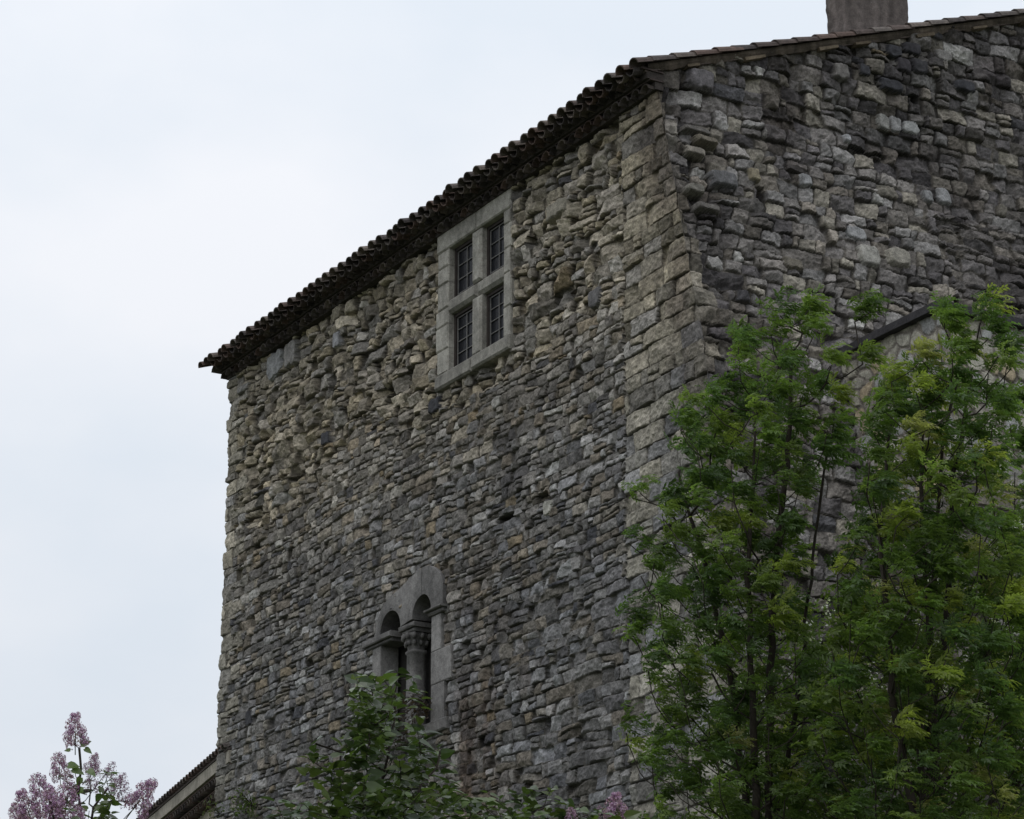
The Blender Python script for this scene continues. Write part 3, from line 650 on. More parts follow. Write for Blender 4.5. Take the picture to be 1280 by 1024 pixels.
def annex_face(org, dirv, nv_, length, seed, dxn=260):
    us_ = np.linspace(0, length, dxn); zs_ = np.linspace(-.1, ZT, 620); U, Zz = np.meshgrid(us_, zs_)
    U = U.ravel(); Zz = Zz.ravel()
    Uw = U + vnoise(U, Zz, .12, seed) * .03; Zw = Zz * 1.15 + vnoise(U, Zz, .15, seed + 1) * .03
    d, sid, rs = voro(Uw + 5, Zw + 5, .27, seed)
    lowm = (Zz < 12.4 + .15 * vnoise(U, Zz, .5, seed + 9))
    dm, sidm, dx_, dz_, row_, tot_ = masonry(U, Zz, seed + 3, (.15, .27), (.25, .5), .2, 1.2, .006)
    prr = rs.normal(0, .012, 128 * 128); P_ = np.array([(.36, .34, .28), (.40, .38, .32), (.33, .33, .32), (.40, .33, .23), (.28, .27, .25)])
    c = (P_[rs.randint(0, 5, 128 * 128)] * rs.uniform(.85, 1.1, (128 * 128, 1)))[sid]
    e = np.clip((d - .014) / .022, 0, 1); Hh = -.018 + (prr[sid] + .018 + vnoise(U, Zz, .06, seed + 2) * .006) * np.sqrt(1 - (1 - e) ** 2)
    mcol = np.array([.20, .18, .155]); cc_ = mcol * (1 - e[:, None]) + c * e[:, None]
    c2, h2, rr2 = stone_vals(sidm, tot_, seed, 'b', .015, .1, dx_, dz_); p = np.clip(dm / rr2, 0, 1)
    H2 = -.05 + (h2 + .05) * np.sqrt(1 - (1 - p) ** 2)
    Hh = np.where(lowm, H2, Hh); cc_ = np.where(lowm[:, None], c2 * .9, cc_)
    V_ = org[None] + dirv[None] * U[:, None] + nv_[None] * Hh[:, None]; V_[:, 2] = Zz
    idx_ = np.arange(len(U)).reshape(620, dxn); q_ = np.stack([idx_[:-1, :-1], idx_[:-1, 1:], idx_[1:, 1:], idx_[1:, :-1]], -1).reshape(-1, 4)
    return V_, q_, cc_
mb = MB()
V1, q1, c1_ = annex_face(PK, dA, nA, 5.2, 31); mb.add(V1, q1, c1_)
V2, q2, c2_ = annex_face(PK, dB, nB, 4.2, 32); mb.add(V2, q2[:, ::-1], c2_)
E4 = PK + dB * 4.2; E5 = E4 + dA * 5.2; mb.add([E4 + np.array([0, 0, z]) for z in (-.1, ZT)] + [E5 + np.array([0, 0, z]) for z in (-.1, ZT)], [(0, 1, 3, 2)], (.3, .28, .25))
mb.build('wall', M_pale, annex)
mb = MB()
def seg_box(a, b_, nrm_, w0, w1, z0, z1, col):
    P = [p + nrm_ * k + np.array([0, 0, z]) for p in (a, b_) for k in (w0, w1) for z in (z0, z1)]; mb.add(P, box_faces(), col)
rc = np.random.RandomState(3); pos = -.10
while pos < 5.0:
    l = rc.uniform(.5, .8); seg_box(PK + dA * pos, PK + dA * (pos + l - .006), nA, -.3, .10 + rc.uniform(-.008, .008), ZT + .0, ZT + .11 + rc.uniform(-.006, .006), np.array((.055, .052, .056)) * rc.uniform(.85, 1.2)); pos += l
pos = .06
while pos < 4.2:
    l = rc.uniform(.5, .8); seg_box(PK + dB * (pos), PK + dB * (pos + l - .006), nB, -.3, .10 + rc.uniform(-.008, .008), ZT + .003, ZT + .115 + rc.uniform(-.006, .006), np.array((.055, .052, .056)) * rc.uniform(.85, 1.2)); pos += l
mb.build('coping', M_mortar, annex)
mb = MB(); mb.add([PK + dA * .15 + dB * .15 + np.array([0, 0, ZT + .05]), PK + dA * 5 + dB * .15 + np.array([0, 0, ZT + .05]), PK + dA * 5 + dB * 4.2 + np.array([0, 0, ZT + .05]), PK + dA * .15 + dB * 4.2 + np.array([0, 0, ZT + .05])], [(0, 1, 2, 3)], (.1, .1, .1))
mb.build('roof', M_mortar, annex)

# ------------------------------------------------------------------ lower wing behind the far corner
az = math.radians(-18.8); dW = np.array([math.sin(az), math.cos(az), 0]); nW = np.array([-math.cos(az), math.sin(az), 0])
LC = P0 + dA * (UL + .25) + dB * .9 ; LC = LC - nW * 0
wing = empty('tiled_wing', LC, 'low rendered wing with a dark tiled eave running away behind the castle corner', 'building')
P_eave = P0 + dA * UL; offw = float((P_eave - LC) @ nW)
def WP(t, z, o): return LC + dW * t + nW * (offw + o) + np.array([0, 0, z])
mb = MB(); nu, nzz = 160, 110
tt = np.linspace(-1.0, 16, nu); zz_ = np.linspace(-.1, 11.4, nzz); T_, Q_ = np.meshgrid(tt, zz_); T_ = T_.ravel(); Q_ = Q_.ravel()
hh = vnoise(T_, Q_, .5, 3) * .02 + vnoise(T_, Q_, .15, 4) * .01
Vw = LC[None] + dW[None] * T_[:, None] + nW[None] * (offw - .42 + hh)[:, None]; Vw[:, 2] = Q_
idx_ = np.arange(nu * nzz).reshape(nzz, nu); qw = np.stack([idx_[:-1, :-1], idx_[:-1, 1:], idx_[1:, 1:], idx_[1:, :-1]], -1).reshape(-1, 4)
mb.add(Vw, qw[:, ::-1], np.array([.30, .27, .21]) * (1 + .2 * vnoise(T_, Q_, .8, 9) + .12 * vnoise(T_, Q_, .2, 10))[:, None])
mb.add([WP(16, 0, -.42), WP(16, 0, -6), WP(16, 11.3, -.42), WP(16, 13, -6)], [(0, 1, 3, 2)], (.25, .22, .18))
mb.build('wall', M_mortar, wing)
ZW = 11.68
mb = MB(); rw = -nW + np.array([0, 0, .32]); rw /= np.linalg.norm(rw); ruw = np.cross(dW, rw); ruw = ruw if ruw[2] > 0 else -ruw; ruw /= np.linalg.norm(ruw)
for i in range(70):
    O = np.array([WP(-.9 + i * .235 + rt_.normal(0, .008), ZW, 0) + rw * k * .38 for k in range(14)])
    tiles(mb, O, rw - ruw * .03, ruw, dW, .47, .098, .08, .016, 6, True, TC[rt_.randint(0, 6, 14)] * .75)
P = [WP(t_, ZW, 0) + rw * s_ + ruw * l_ for t_ in (-1.0, 15.8) for s_ in (.05, 6) for l_ in (-.02, -.05)]; mb.add(P, box_faces(), (.08, .065, .06))
mb.build('roof', M_tile, wing)
mb = MB(); P = [WP(t_, z, o) for t_ in (-1.0, 15.8) for z in (11.43, 11.64) for o in (-.5, -.08)]; mb.add(P, box_faces(), (.31, .285, .24))
mb.build('fascia', M_mortar, wing)
mb = MB()
for r_, (z, o) in enumerate([(11.29, -.12), (11.14, -.24)]):
    O = np.array([WP(-.9 + i * .2 + (.1 if r_ else 0), z, -.5) for i in range(80)])
    tiles(mb, O, nW, np.array([0, 0, 1.0]), dW, .5 + o, .095, .105, .016, 6, True, TC[rt_.randint(0, 6, 80)] * .8)
    P = [WP(t_, zz2, oo) for t_ in (-1, 15.8) for zz2 in (z + .10, z + .125) for oo in (-.5, o)]; mb.add(P, box_faces(), (.08, .055, .045))
mb.build('cornice', M_tile, wing)

# ------------------------------------------------------------------ plants
def unit(v): return v / np.maximum(np.linalg.norm(v, axis=-1, keepdims=True), 1e-9)
def leafcloud(mb, P, D, Nn, size, shape, col):
    "P base, D direction, Nn leaf normal, size (n,), shape list of (along, across, lift) for right half outline"
    D = unit(D); Sd = unit(np.cross(D, Nn)); Nn = np.cross(Sd, D)
    pts = [];
    for (a, x, l) in shape: pts.append(P + D * (a * size)[:, None] + Sd * (x * size)[:, None] + Nn * (l * size)[:, None])
    return np.stack(pts, 1)
LANCE = [(0, 0, 0), (.4, .21, .05), (1, 0, -.12), (.4, -.21, .05)]
LANCE_F = np.array([(0, 1, 2), (0, 2, 3)])
HEART = [(0, 0, 0), (-.08, .22, .05), (.18, .38, .10), (.5, .30, .07), (1.0, 0, -.10), (.5, -.30, .07), (.18, -.38, .10), (-.08, -.22, .05), (.45, 0, -.02)]
HEART_F = np.array([(0, 1, 8), (1, 2, 8), (2, 3, 8), (3, 4, 8), (4, 5, 8), (5, 6, 8), (6, 7, 8), (7, 0, 8)])
def addleaves(mb, P, D, Nn, size, shape, faces, col):
    A = leafcloud(mb, P, D, Nn, size, shape, col); k = A.shape[1]; n_ = len(P)
    mb.add(A.reshape(-1, 3), (faces[None] + (np.arange(n_) * k)[:, None, None]).reshape(-1, faces.shape[1]), np.repeat(col, k, 0))
def tube(mb, pts, rad, sides=5, col=(.05, .045, .04)):
    pts = np.asarray(pts); n_ = len(pts); d = np.gradient(pts, axis=0); d = unit(d)
    ref = np.array([.3, .9, .2]); s1 = unit(np.cross(d, ref)); s2 = np.cross(d, s1); a = np.arange(sides) * 2 * math.pi / sides
    R = pts[:, None] + (s1[:, None] * np.cos(a)[None, :, None] + s2[:, None] * np.sin(a)[None, :, None]) * np.asarray(rad)[:, None, None]
    Fc = [(k * sides + i, k * sides + (i + 1) % sides, (k + 1) * sides + (i + 1) % sides, (k + 1) * sides + i) for k in range(n_ - 1) for i in range(sides)]
    mb.add(R.reshape(-1, 3), Fc, col)
def grow(stems, tips, rs, seg=.22, tip_r=.006, steep=.5):
    "stems: polylines with radii; tips: points. Returns branch polylines with pipe-model radii"
    nodes = []; par = []; lead = []
    for pl in stems:
        pl = np.asarray(pl); prev = -1
        for a, b_ in zip(pl[:-1], pl[1:]):
            n_ = max(1, int(np.linalg.norm(b_ - a) / seg))
            for k in range(n_):
                wob = np.append(rs.normal(0, .012, 2), 0)
                nodes.append(a + (b_ - a) * k / n_ + wob); par.append(prev); prev = len(nodes) - 1
        nodes.append(pl[-1]); par.append(prev)
    chains = []
    order = np.argsort([min(np.linalg.norm(t_ - n_) for n_ in nodes) for t_ in tips])
    for ti in order:
        T = tips[ti]; Nd = np.array(nodes); v = T - Nd; hd = np.hypot(v[:, 0], v[:, 1]); dd = np.linalg.norm(v, axis=1)
        cost = dd + np.where(v[:, 2] < steep * hd, 2.5 * (steep * hd - v[:, 2]), 0) + np.where(v[:, 2] < 0, 3, 0)
        k = int(np.argmin(cost)); a = Nd[k]; L_ = dd[k]
        c1_ = a + v[k] * .45 + np.array([v[k][0] * .12, v[k][1] * .12, -.12 * L_])
        m_ = max(2, int(L_ / seg)); prev = k; ch = [k]
        for j in range(1, m_ + 1):
            t_ = j / m_; p = (1 - t_) ** 2 * a + 2 * t_ * (1 - t_) * c1_ + t_ * t_ * T + (rs.normal(0, .010, 3) if j < m_ else 0)
            nodes.append(p); par.append(prev); prev = len(nodes) - 1; ch.append(prev)
        chains.append(ch)
    n_ = len(nodes); area = np.zeros(n_); hasch = np.zeros(n_, bool)
    for p in par:
        if p >= 0: hasch[p] = True
    for i in range(n_ - 1, -1, -1):
        if not hasch[i]: area[i] += tip_r ** 2
        if par[i] >= 0: area[par[i]] += area[i]
    return np.array(nodes), par, np.sqrt(area) , chains
def poly_in(px, py, poly):
    ins = False; n_ = len(poly); j = n_ - 1
    for i in range(n_):
        xi, yi = poly[i]; xj, yj = poly[j]
        if (yi > py) != (yj > py) and px < (xj - xi) * (py - yi) / (yj - yi) + xi: ins = not ins
        j = i
    return ins
LEAFC = np.array([(.088, .134, .038), (.103, .153, .046), (.065, .106, .037), (.13, .175, .055), (.075, .12, .048)])
YOUNG = np.array([(.22, .25, .07), (.26, .26, .12), (.19, .23, .06)])
def ash_tree(label, poly, dist, stems_px, ntuft, seed, extra=(), thick=1.0, mind=.36, young=.10, group='ash trees in front of the castle', low=None):
    rs = np.random.RandomState(seed)
    stems = []
    for st_ in stems_px:
        stems.append([at(x, y, dist + dd) for (x, y, dd) in st_])
    base = np.array([stems[0][0][0], stems[0][0][1], 0.0])
    for s_ in stems:                                     # down to the ground, joining at the foot
        s_.insert(0, base + (s_[0] - base) * np.array([.35, .35, .5])); s_.insert(0, base + np.array([0, 0, .0]))
    root = empty('ash_tree', base, label, 'tree', group)
    xs = [p[0] for p in poly]; ys = [p[1] for p in poly]; tips = []
    cx = (min(xs) + max(xs)) / 2; tries = 0
    while len(tips) < ntuft and tries < 60000:
        tries += 1; x = rs.uniform(min(xs), max(xs)); y = rs.uniform(min(ys), max(ys))
        if not poly_in(x, y, poly): continue
        hw = (max(xs) - min(xs)) / 2; prof = math.sqrt(max(.08, 1 - ((x - cx) / hw) ** 2)) * min(1, .35 + (y - min(ys)) / 350)
        dd = rs.uniform(-1, 1) * thick * prof
        p = at(x, y, dist + dd)
        if tips and np.min(np.linalg.norm(np.array(tips) - p, axis=1)) < mind: continue
        tips.append(p)
    for (x, y, dd) in extra: tips.append(at(x, y, dist + dd))
    tips = np.array(tips)
    nodes, par, rad, chains = grow(stems, tips - np.array([.0, 0, .10]), rs)
    mb = MB()
    # stems
    k = 0
    segn = [i for i in range(len(nodes)) if par[i] == -1] 
    first_tip = chains[0][1] if chains else len(nodes)
    start = segn + [min(c[1] for c in chains)]
    for a, b_ in zip(start[:-1], start[1:]): tube(mb, nodes[a:b_], np.maximum(rad[a:b_] * 1.25, .014), 7)
    for c in chains:
        r = rad[c].copy(); r[0] = min(r[0], r[1] * 1.15); tube(mb, nodes[c], r, 5)
    # crown: pinnate leaves in windblown tufts
    LP = []; LD = []; LN = []; LS = []; LC_ = []
    wind = np.array([1.0, -.1, .12]); zmin, zmax = tips[:, 2].min(), tips[:, 2].max()
    for t_ in tips:
        yg = rs.rand() < young; basec = (YOUNG if yg else LEAFC)[rs.randint(0, 3 if yg else 5)] * rs.uniform(.75, 1.2)
        nl = rs.randint(17, 28); wk = rs.uniform(.5, 1.0); sc_ = rs.uniform(.65, 1.3)
        for _ in range(nl):
            v = rs.normal(0, 1, 3); v[2] = abs(v[2]) * .75 - .1; v = v / np.linalg.norm(v)
            d0_ = v * .85 + wind * wk; d0_ /= np.linalg.norm(d0_)
            lenl = rs.uniform(.14, .22) * sc_; org = t_ + rs.normal(0, .045, 3) + v * .03
            nleaf = 6; cur = org.copy(); dcur = d0_.copy(); col = basec * rs.uniform(.8, 1.2)
            sidev = np.cross(dcur, [0, 0, 1.0]) + rs.normal(0, .3, 3); sidev /= np.linalg.norm(sidev)
            for j in range(nleaf):
                cur = cur + dcur * lenl / nleaf; dcur = dcur + np.array([.07, 0, -.14]); dcur /= np.linalg.norm(dcur)
                nn_ = np.cross(sidev, dcur)
                for sgn in (1, -1):
                    LP.append(cur + rs.normal(0, .003, 3)); LD.append(dcur * .75 + sidev * sgn * .75 + np.array([.15, 0, -.1]) + rs.normal(0, .15, 3)); LN.append(nn_ + rs.normal(0, .25, 3))
                    LS.append(rs.uniform(.055, .085) * sc_ * (1 - .25 * abs(j - 2.5) / 2.5)); LC_.append(col * rs.uniform(.85, 1.15))
    cm = MB(); addleaves(cm, np.array(LP), np.array(LD), np.array(LN), np.array(LS), LANCE, LANCE_F, np.array(LC_))
    mb.build('trunk', M_bark, root, True); cm.build('crown', M_leaf, root)
    return root
T1 = [(985, 372), (1025, 372), (1040, 420), (1058, 450), (1056, 500), (1042, 560), (1025, 590), (990, 640), (985, 720), (1000, 800), (1030, 900), (1040, 1060), (800, 1060), (812, 980), (790, 960), (820, 890), (805, 820), (800, 760), (800, 700), (812, 640), (850, 600), (840, 530), (870, 500), (915, 470), (915, 420), (955, 415), (960, 385)]
ash_tree('slender windblown ash tree standing left of the other ash, nearest the castle corner', T1, 30.0,
         [[(958, 1070, 0), (962, 900, 0), (965, 780, .05), (972, 680, .1), (985, 560, .1), (990, 440, 0)], [(945, 1070, -.2), (940, 860, -.3), (935, 720, -.35), (940, 600, -.3), (945, 500, -.2)],
          [(965, 1070, .3), (1000, 860, .4), (1015, 700, .4), (1035, 560, .3)], [(940, 1070, .1), (915, 850, .2), (880, 700, .2), (848, 590, .2)]],
         275, 11, extra=[(1068, 392, 0), (1078, 384, .1), (1088, 380, 0), (975, 385, .1), (1010, 378, 0), (925, 424, 0), (790, 612, 0), (800, 606, .1), (785, 668, 0), (782, 770, .1), (795, 790, 0), (783, 905, 0), (790, 930, .1), (800, 955, 0), (1078, 445, 0), (860, 500, 0), (875, 505, .2)])
T2 = [(1165, 430), (1175, 385), (1215, 385), (1250, 400), (1262, 430), (1268, 480), (1240, 540), (1235, 600), (1262, 660), (1300, 760), (1300, 1060), (1010, 1060), (1015, 900), (1040, 780), (1045, 700), (1065, 660), (1080, 600), (1086, 540), (1104, 500), (1100, 470), (1140, 450)]
ash_tree('bushy windblown ash tree in front of the pale annex wall', T2, 29.0,
         [[(1160, 1070, 0), (1150, 930, 0), (1162, 800, 0), (1172, 690, .1), (1178, 560, .1), (1200, 450, .1)], [(1175, 1070, .2), (1165, 880, .25), (1185, 760, .3), (1190, 600, .3), (1215, 470, .2)],
          [(1150, 1070, -.3), (1120, 900, -.3), (1108, 780, -.3), (1100, 640, -.3), (1115, 520, -.2)], [(1155, 1070, .1), (1165, 860, 0), (1152, 640, -.1), (1157, 520, -.2)]],
         375, 12, extra=[(1180, 392, 0), (1226, 376, 0), (1236, 382, .1), (1155, 500, 0), (1090, 500, 0), (1100, 492, .2), (1140, 470, .1)], thick=1.3, young=.16)
T3 = [(1268, 480), (1300, 470), (1420, 560), (1440, 1060), (1230, 1060), (1245, 900), (1262, 760), (1255, 640)]
ash_tree('leaning ash tree cut by the right edge of the picture', T3, 31.0,
         [[(1225, 1070, 0), (1250, 960, 0), (1278, 800, 0), (1300, 640, 0), (1310, 520, 0)], [(1235, 1070, .2), (1320, 860, .2), (1370, 640, .2)]],
         170, 13, extra=[(1262, 520, 0), (1270, 560, .1), (1275, 500, 0), (1262, 690, 0)], thick=1.1, young=.2)

PETAL = np.array([(.46, .29, .48), (.40, .23, .41), (.54, .38, .56), (.33, .18, .34), (.62, .48, .64)])
def panicle_mesh(seed, dens=1.0, dark=1.0):
    rs = np.random.RandomState(seed); n_ = int(620 * dens); V_ = []; F_ = []; C_ = []
    mb = MB(); P = []; Nn = []
    lobes = []
    for i in range(17):
        t_ = (i + .5) / 17; rr_ = (.50 * (1 - t_) ** .6 + .04) * rs.uniform(.75, 1.15); a = i * 2.4 + rs.normal(0, .3)
        lobes.append((rr_ * .75 * math.cos(a), rr_ * .75 * math.sin(a), t_ * .95, .21 * (1 - .5 * t_) * rs.uniform(.8, 1.2)))
    for i in range(n_):
        lx, ly, lz, lr = lobes[rs.randint(0, 17) if rs.rand() > .3 else rs.randint(0, 9)]; v = rs.normal(0, 1, 3); v /= np.linalg.norm(v)
        P.append(np.array([lx, ly, lz]) + v * lr * rs.uniform(.75, 1.05)); Nn.append(v + np.array([lx, ly, .15]) * 1.5 + rs.normal(0, .25, 3))
    P = np.array(P); Nn = unit(np.array(Nn)); col = PETAL[rs.randint(0, 5, n_)] * rs.uniform(.7, 1.1, (n_, 1)) * dark
    ref = unit(np.cross(Nn, rs.normal(0, 1, (n_, 3)))); r2 = np.cross(Nn, ref); s_ = rs.uniform(.04, .062, (n_, 1))
    for d1, d2 in ((ref, r2), (r2, -ref)):               # each floret: two crossed petals pairs, cupped
        A = np.stack([P - d1 * s_ + Nn * s_ * .3, P + d2 * s_ * .35, P + d1 * s_ + Nn * s_ * .3, P - d2 * s_ * .35], 1)
        mb.add(A.reshape(-1, 3), np.arange(n_ * 4).reshape(n_, 4), np.repeat(col, 4, 0))
    B = np.stack([P, P - Nn * .09 + ref * .008, P - Nn * .09 - ref * .008], 1); mb.add(B.reshape(-1, 3), np.arange(n_ * 3).reshape(n_, 3), np.repeat(col * .45, 3, 0))
    tube(mb, [(0, 0, -.35), (0, 0, .2), (0, 0, .8)], [.02, .018, .01], 4, (.06, .07, .03))
    fl = [np.concatenate(mb.F4), np.concatenate(mb.F3)]
    me = npmesh('flower_panicle', np.concatenate(mb.V), fl, np.concatenate(mb.C)); me.materials.append(M_petal); return me
PAN = [panicle_mesh(s_) for s_ in (1, 2, 3)] + [panicle_mesh(4, .45, .8)]
def lilac(label, dist, stems_px, panicles, leaves_poly, nleaf, seed, leafpx=(), lsize=.075, gloss=1.0, group='lilac bushes', extra_tips=()):
    rs = np.random.RandomState(seed)
    stems = [[at(x, y, dist + d) for x, y, d in s_] for s_ in stems_px]
    base = np.array([stems[0][0][0], stems[0][0][1], 0.0]); root = empty('lilac_bush', base, label, 'shrub', group)
    for s_ in stems: s_.insert(0, base + (s_[0] - base) * np.array([.5, .5, .5])); s_.insert(0, base + rs.normal(0, .08, 3) * np.array([1, 1, 0]))
    tips = [at(x, y + h * .5, dist + d) for (x, y, h, tl, d, k) in panicles]
    xs = [p[0] for p in leaves_poly]; ys = [p[1] for p in leaves_poly]; tw = []
    while len(tw) < nleaf:
        x = rs.uniform(min(xs), max(xs)); y = rs.uniform(min(ys), max(ys))
        if poly_in(x, y, leaves_poly): tw.append(at(x, y, dist + rs.uniform(-.5, .5)))
    tw += [at(x, y, dist + d) for x, y, d in extra_tips]
    nodes, par, rad, chains = grow(stems, np.array(tips + tw), rs, .10, .0018, .3)
    mb = MB(); segn = [i for i in range(len(nodes)) if par[i] == -1]; start = segn + [min(c[1] for c in chains)]
    for a, b_ in zip(start[:-1], start[1:]): tube(mb, nodes[a:b_], np.maximum(rad[a:b_], .006), 6)
    for c in chains:
        r = rad[c].copy(); r[0] = min(r[0], r[1] * 1.1); tube(mb, nodes[c], r, 4)
    mb.build('branches', M_bark, root, True)
    P = []; D = []; Nn = []; Sz = []; Cc = []
    for t_ in tw:                                        # leaves in opposite pairs up each shoot
        vig = rs.uniform(.8, 1.2); lc = LEAFC[rs.randint(0, 5)] * rs.uniform(.32, .85)
        for j in range(4):
            a = rs.rand() * 6.28
            for sgn in (0, math.pi):
                d_ = np.array([math.cos(a + sgn), math.sin(a + sgn), rs.uniform(-.5, .5)]) + np.array([.25, 0, 0])
                P.append(t_ - np.array([0, 0, .045 * j]) + d_ * .012); D.append(d_); Nn.append(np.array([0, -.35, 1.0]) + rs.normal(0, .45, 3)); Sz.append(lsize * vig * rs.uniform(.6, 1.15)); Cc.append(lc * rs.uniform(.8, 1.25))
    for (x, y, dx, dy, s_) in leafpx:
        P.append(at(x, y, dist)); D.append(np.array([dx, rs.uniform(-.3, .3), -dy])); Nn.append(np.array([.2, -.9, .5]) + rs.normal(0, .15, 3)); Sz.append(s_); Cc.append(LEAFC[0] * 1.1)
    cm = MB(); addleaves(cm, np.array(P), np.array(D), np.array(Nn), np.array(Sz), HEART, HEART_F, np.array(Cc)); cm.build('foliage', M_gloss, root)
    for (x, y, h, tl, d, k) in panicles:
        o = bpy.data.objects.new('flower_panicle', PAN[k]); COL.objects.link(o); o.parent = root
        o.location = Vector(at(x, y + h * .5, dist + d) - base); hh_ = h / F * dist
        o.scale = (hh_ * rs.uniform(.85, 1.1), hh_ * rs.uniform(.85, 1.1), hh_); o.rotation_euler = (rs.uniform(-.2, .2), math.radians(tl), rs.uniform(0, 6.28)) 
        o.rotation_mode = 'XYZ'
        o.rotation_euler = (rs.uniform(-.15, .15), math.radians(tl), 0)
    return root
lilac('lilac bush in full mauve bloom against the sky, at the left edge', 12.0,
      [[(95, 1100, 0), (100, 1020, 0), (103, 960, 0), (99, 935, 0)], [(110, 1100, .1), (118, 1010, .1), (135, 985, .1)], [(80, 1100, -.1), (70, 1030, -.1), (62, 1000, -.1)]],
      [(94, 909, 42, -4, 0, 0), (75, 955, 34, -8, .1, 1), (114, 952, 26, 10, .1, 2), (133, 962, 24, 18, 0, 3), (113, 976, 28, 0, .1, 3), (140, 984, 34, 15, .05, 3), (150, 976, 22, 10, -.05, 3), (166, 990, 44, 35, 0, 0), (178, 978, 24, 40, .05, 3),
       (52, 982, 36, -15, 0, 1), (40, 1004, 44, -25, 0, 0), (62, 1002, 44, -5, -.1, 2), (82, 995, 40, 5, 0, 1), (28, 1016, 30, -30, .1, 2), (70, 1022, 44, 0, .05, 0), (95, 1020, 26, 5, -.1, 1), (96, 1050, 40, 0, 0, 2), (30, 1055, 40, -10, .1, 0)],
      [(70, 975), (90, 960), (140, 960), (150, 990), (130, 1020), (125, 1090), (60, 1090), (75, 1015), (95, 990)], 26, 5,
      leafpx=[(101, 931, .7, -.3, .05), (106, 936, .8, .5, .04), (88, 938, -1, .0, .03), (85, 957, 1, .1, .055), (90, 962, .9, .3, .06), (110, 963, .8, .6, .05), (101, 972, -.3, .7, .045), (104, 988, -.8, .2, .06), (120, 1008, .5, .5, .05)], lsize=.055)
lilac('dark leafy lilac bush below the twin arched window', 15.0,
      [[(455, 1100, 0), (470, 1000, 0), (490, 920, 0), (495, 850, 0)], [(440, 1100, .1), (430, 1000, .1), (425, 940, .1), (395, 930, 0)], [(480, 1100, -.1), (520, 1000, -.1), (550, 940, 0)], [(500, 1100, 0), (600, 1060, 0), (680, 1010, 0)], [(520, 1100, .2), (700, 1060, .2), (780, 1020, .1)]],
      [(770, 1006, 34, 0, 0, 0), (714, 1018, 20, 0, 0, 1), (752, 1016, 20, -10, .1, 3)],
      [(440, 850), (480, 836), (515, 850), (535, 880), (530, 930), (555, 935), (560, 980), (600, 988), (700, 1000), (790, 1012), (800, 1060), (330, 1060), (345, 1000), (385, 1000), (395, 985), (400, 945), (420, 915), (440, 900)], 290, 6,
      lsize=.078, extra_tips=[(392, 930, 0), (385, 948, 0), (495, 838, 0), (515, 845, .1), (447, 852, 0), (548, 935, 0), (560, 955, .1), (690, 985, 0), (640, 992, .1), (745, 1015, 0), (660, 985, 0), (690, 1000, .1), (610, 992, .1), (765, 1018, .1), (780, 1040, .1), (740, 1040, 0), (720, 1035, 0), (700, 1015, .2)])

# shrubs with white blossom behind the ash trees
def blossom_shrub(label, poly, dist, n_t, seed, hue):
    rs = np.random.RandomState(seed); xs = [p[0] for p in poly]; ys = [p[1] for p in poly]; tips = []
    while len(tips) < n_t:
        x = rs.uniform(min(xs), max(xs)); y = rs.uniform(min(ys), max(ys))
        if poly_in(x, y, poly): tips.append(at(x, y, dist + rs.uniform(-.9, .9)))
    tips = np.array(tips); xm = (min(xs) + max(xs)) / 2; s0 = at(xm, max(ys), dist); base = np.array([s0[0], s0[1], 0])
    root = empty('flowering_shrub', base, label, 'shrub', 'white blossomed shrubs behind the trees')
    stems = [[base + np.array([dx * .1, 0, 0]), base + np.array([dx * .5, 0, s0[2] * .6]), s0 + np.array([dx, 0, .2])] for dx in (-.7, -.2, .3, .8)]
    nodes, par, rad, chains = grow(stems, tips, rs, .3, .003, .4)
    mb = MB(); segn = [i for i in range(len(nodes)) if par[i] == -1]; start = segn + [min(c[1] for c in chains)]
    for a, b_ in zip(start[:-1], start[1:]): tube(mb, nodes[a:b_], np.maximum(rad[a:b_], .01), 5)
    for c in chains: tube(mb, nodes[c], rad[c], 4)
    mb.build('branches', M_bark, root, True)
    nl = 46; P = np.repeat(tips, nl, 0) + rs.normal(0, .13, (len(tips) * nl, 3)); n_ = len(P)
    D = rs.normal(0, 1, (n_, 3)) + np.array([.5, 0, 0]); Nn = rs.normal(0, .7, (n_, 3)) + np.array([0, -.2, 1])
    col = np.array(hue) * rs.uniform(.6, 1.4, (n_, 1)); cm = MB(); addleaves(cm, P, D, Nn, rs.uniform(.05, .085, n_), [(0, 0, 0), (.35, .26, .05), (1, 0, -.1), (.35, -.26, .05)], LANCE_F, col)
    cm.build('foliage', M_leaf, root)
    fl = tips[rs.rand(len(tips)) < .3]; k = 16; P = np.repeat(fl, k, 0) + rs.normal(0, .045, (len(fl) * k, 3)) + np.array([0, -.15, .12]); n_ = len(P)
    cm = MB(); addleaves(cm, P, rs.normal(0, 1, (n_, 3)), rs.normal(0, .5, (n_, 3)) + np.array([0, -.6, .8]), rs.uniform(.025, .045, n_), [(0, 0, 0), (.5, .5, .0), (1, 0, 0), (.5, -.5, 0)], LANCE_F, np.full((n_, 3), .62))
    cm.build('blossom', M_petal, root)
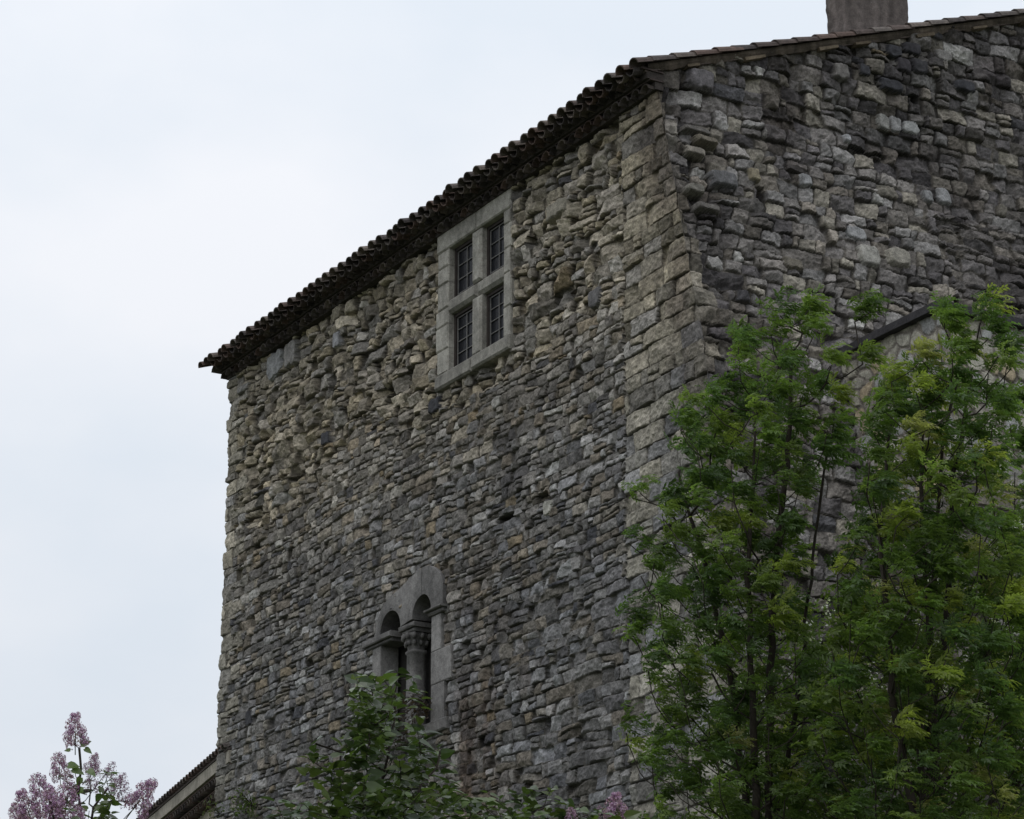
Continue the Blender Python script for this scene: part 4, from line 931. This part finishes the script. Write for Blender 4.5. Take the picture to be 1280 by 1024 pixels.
blossom_shrub('white blossomed shrub behind the gap between the two big ash trees', [(930, 830), (990, 760), (1050, 740), (1110, 780), (1130, 1060), (880, 1060), (900, 900)], 32.3, 190, 51, (.075, .11, .025))
blossom_shrub('yellowish white blossomed shrub at the right edge behind the bushy ash', [(1120, 760), (1200, 700), (1290, 660), (1330, 1060), (1110, 1060)], 32.0, 200, 52, (.085, .115, .03))

# small plants rooted in the castle wall
def wall_plant(name, label, cat, px, spread, n_, seed, col, size, droop):
    rs = np.random.RandomState(seed); u, z = uzA(*px); base = PA(u, z, .0); root = empty(name, base, label, cat)
    mb = MB(); P = []; D = []
    for i in range(n_):
        v = np.array(nA) * rs.uniform(.15, .6) + dA * rs.normal(0, .6) * spread[0] + np.array([0, 0, rs.uniform(-1, .8) * spread[1] - droop])
        pts = [base + nA * .02, base + v * .5 + np.array([0, 0, .05]) + nA * .04, base + v]; tube(mb, pts, [.006, .004, .002], 4)
        for k in range(14):
            t_ = rs.uniform(.2, 1); P.append(base + v * t_ + rs.normal(0, .04, 3)); D.append(v + rs.normal(0, .5, 3))
    mb.build('stem', M_bark, root, True); n2_ = len(P)
    cm = MB(); addleaves(cm, np.array(P), np.array(D), rs.normal(0, .6, (n2_, 3)) + np.array([0, -.5, .8]), rs.uniform(.6, 1.2, n2_) * size, [(0, 0, 0), (.4, .3, .05), (1, 0, -.1), (.4, -.3, .05)], LANCE_F, np.array(col) * rs.uniform(.6, 1.4, (n2_, 1)))
    cm.build('foliage', M_leaf, root)
wall_plant('dry_plant', 'dark withered plant clinging below the right arch of the twin window', 'plant', (537, 880), (.35, .45), 26, 61, (.045, .030, .025), .06, .1)
wall_plant('creeper', 'sparse green creeper on the castle wall at the bottom left corner', 'plant', (318, 1008), (.6, .3), 16, 62, (.06, .085, .03), .07, .0)
wall_plant('creeper', 'thin creeper hanging beside the tiled wing at the foot of the castle corner', 'plant', (276, 1018), (.3, .6), 8, 63, (.07, .085, .04), .06, .0)
wall_plant('dry_plant', 'small dead tuft on the stained wall right of the lilac bush', 'plant', (512, 915), (.3, .3), 14, 64, (.04, .03, .026), .05, .1)
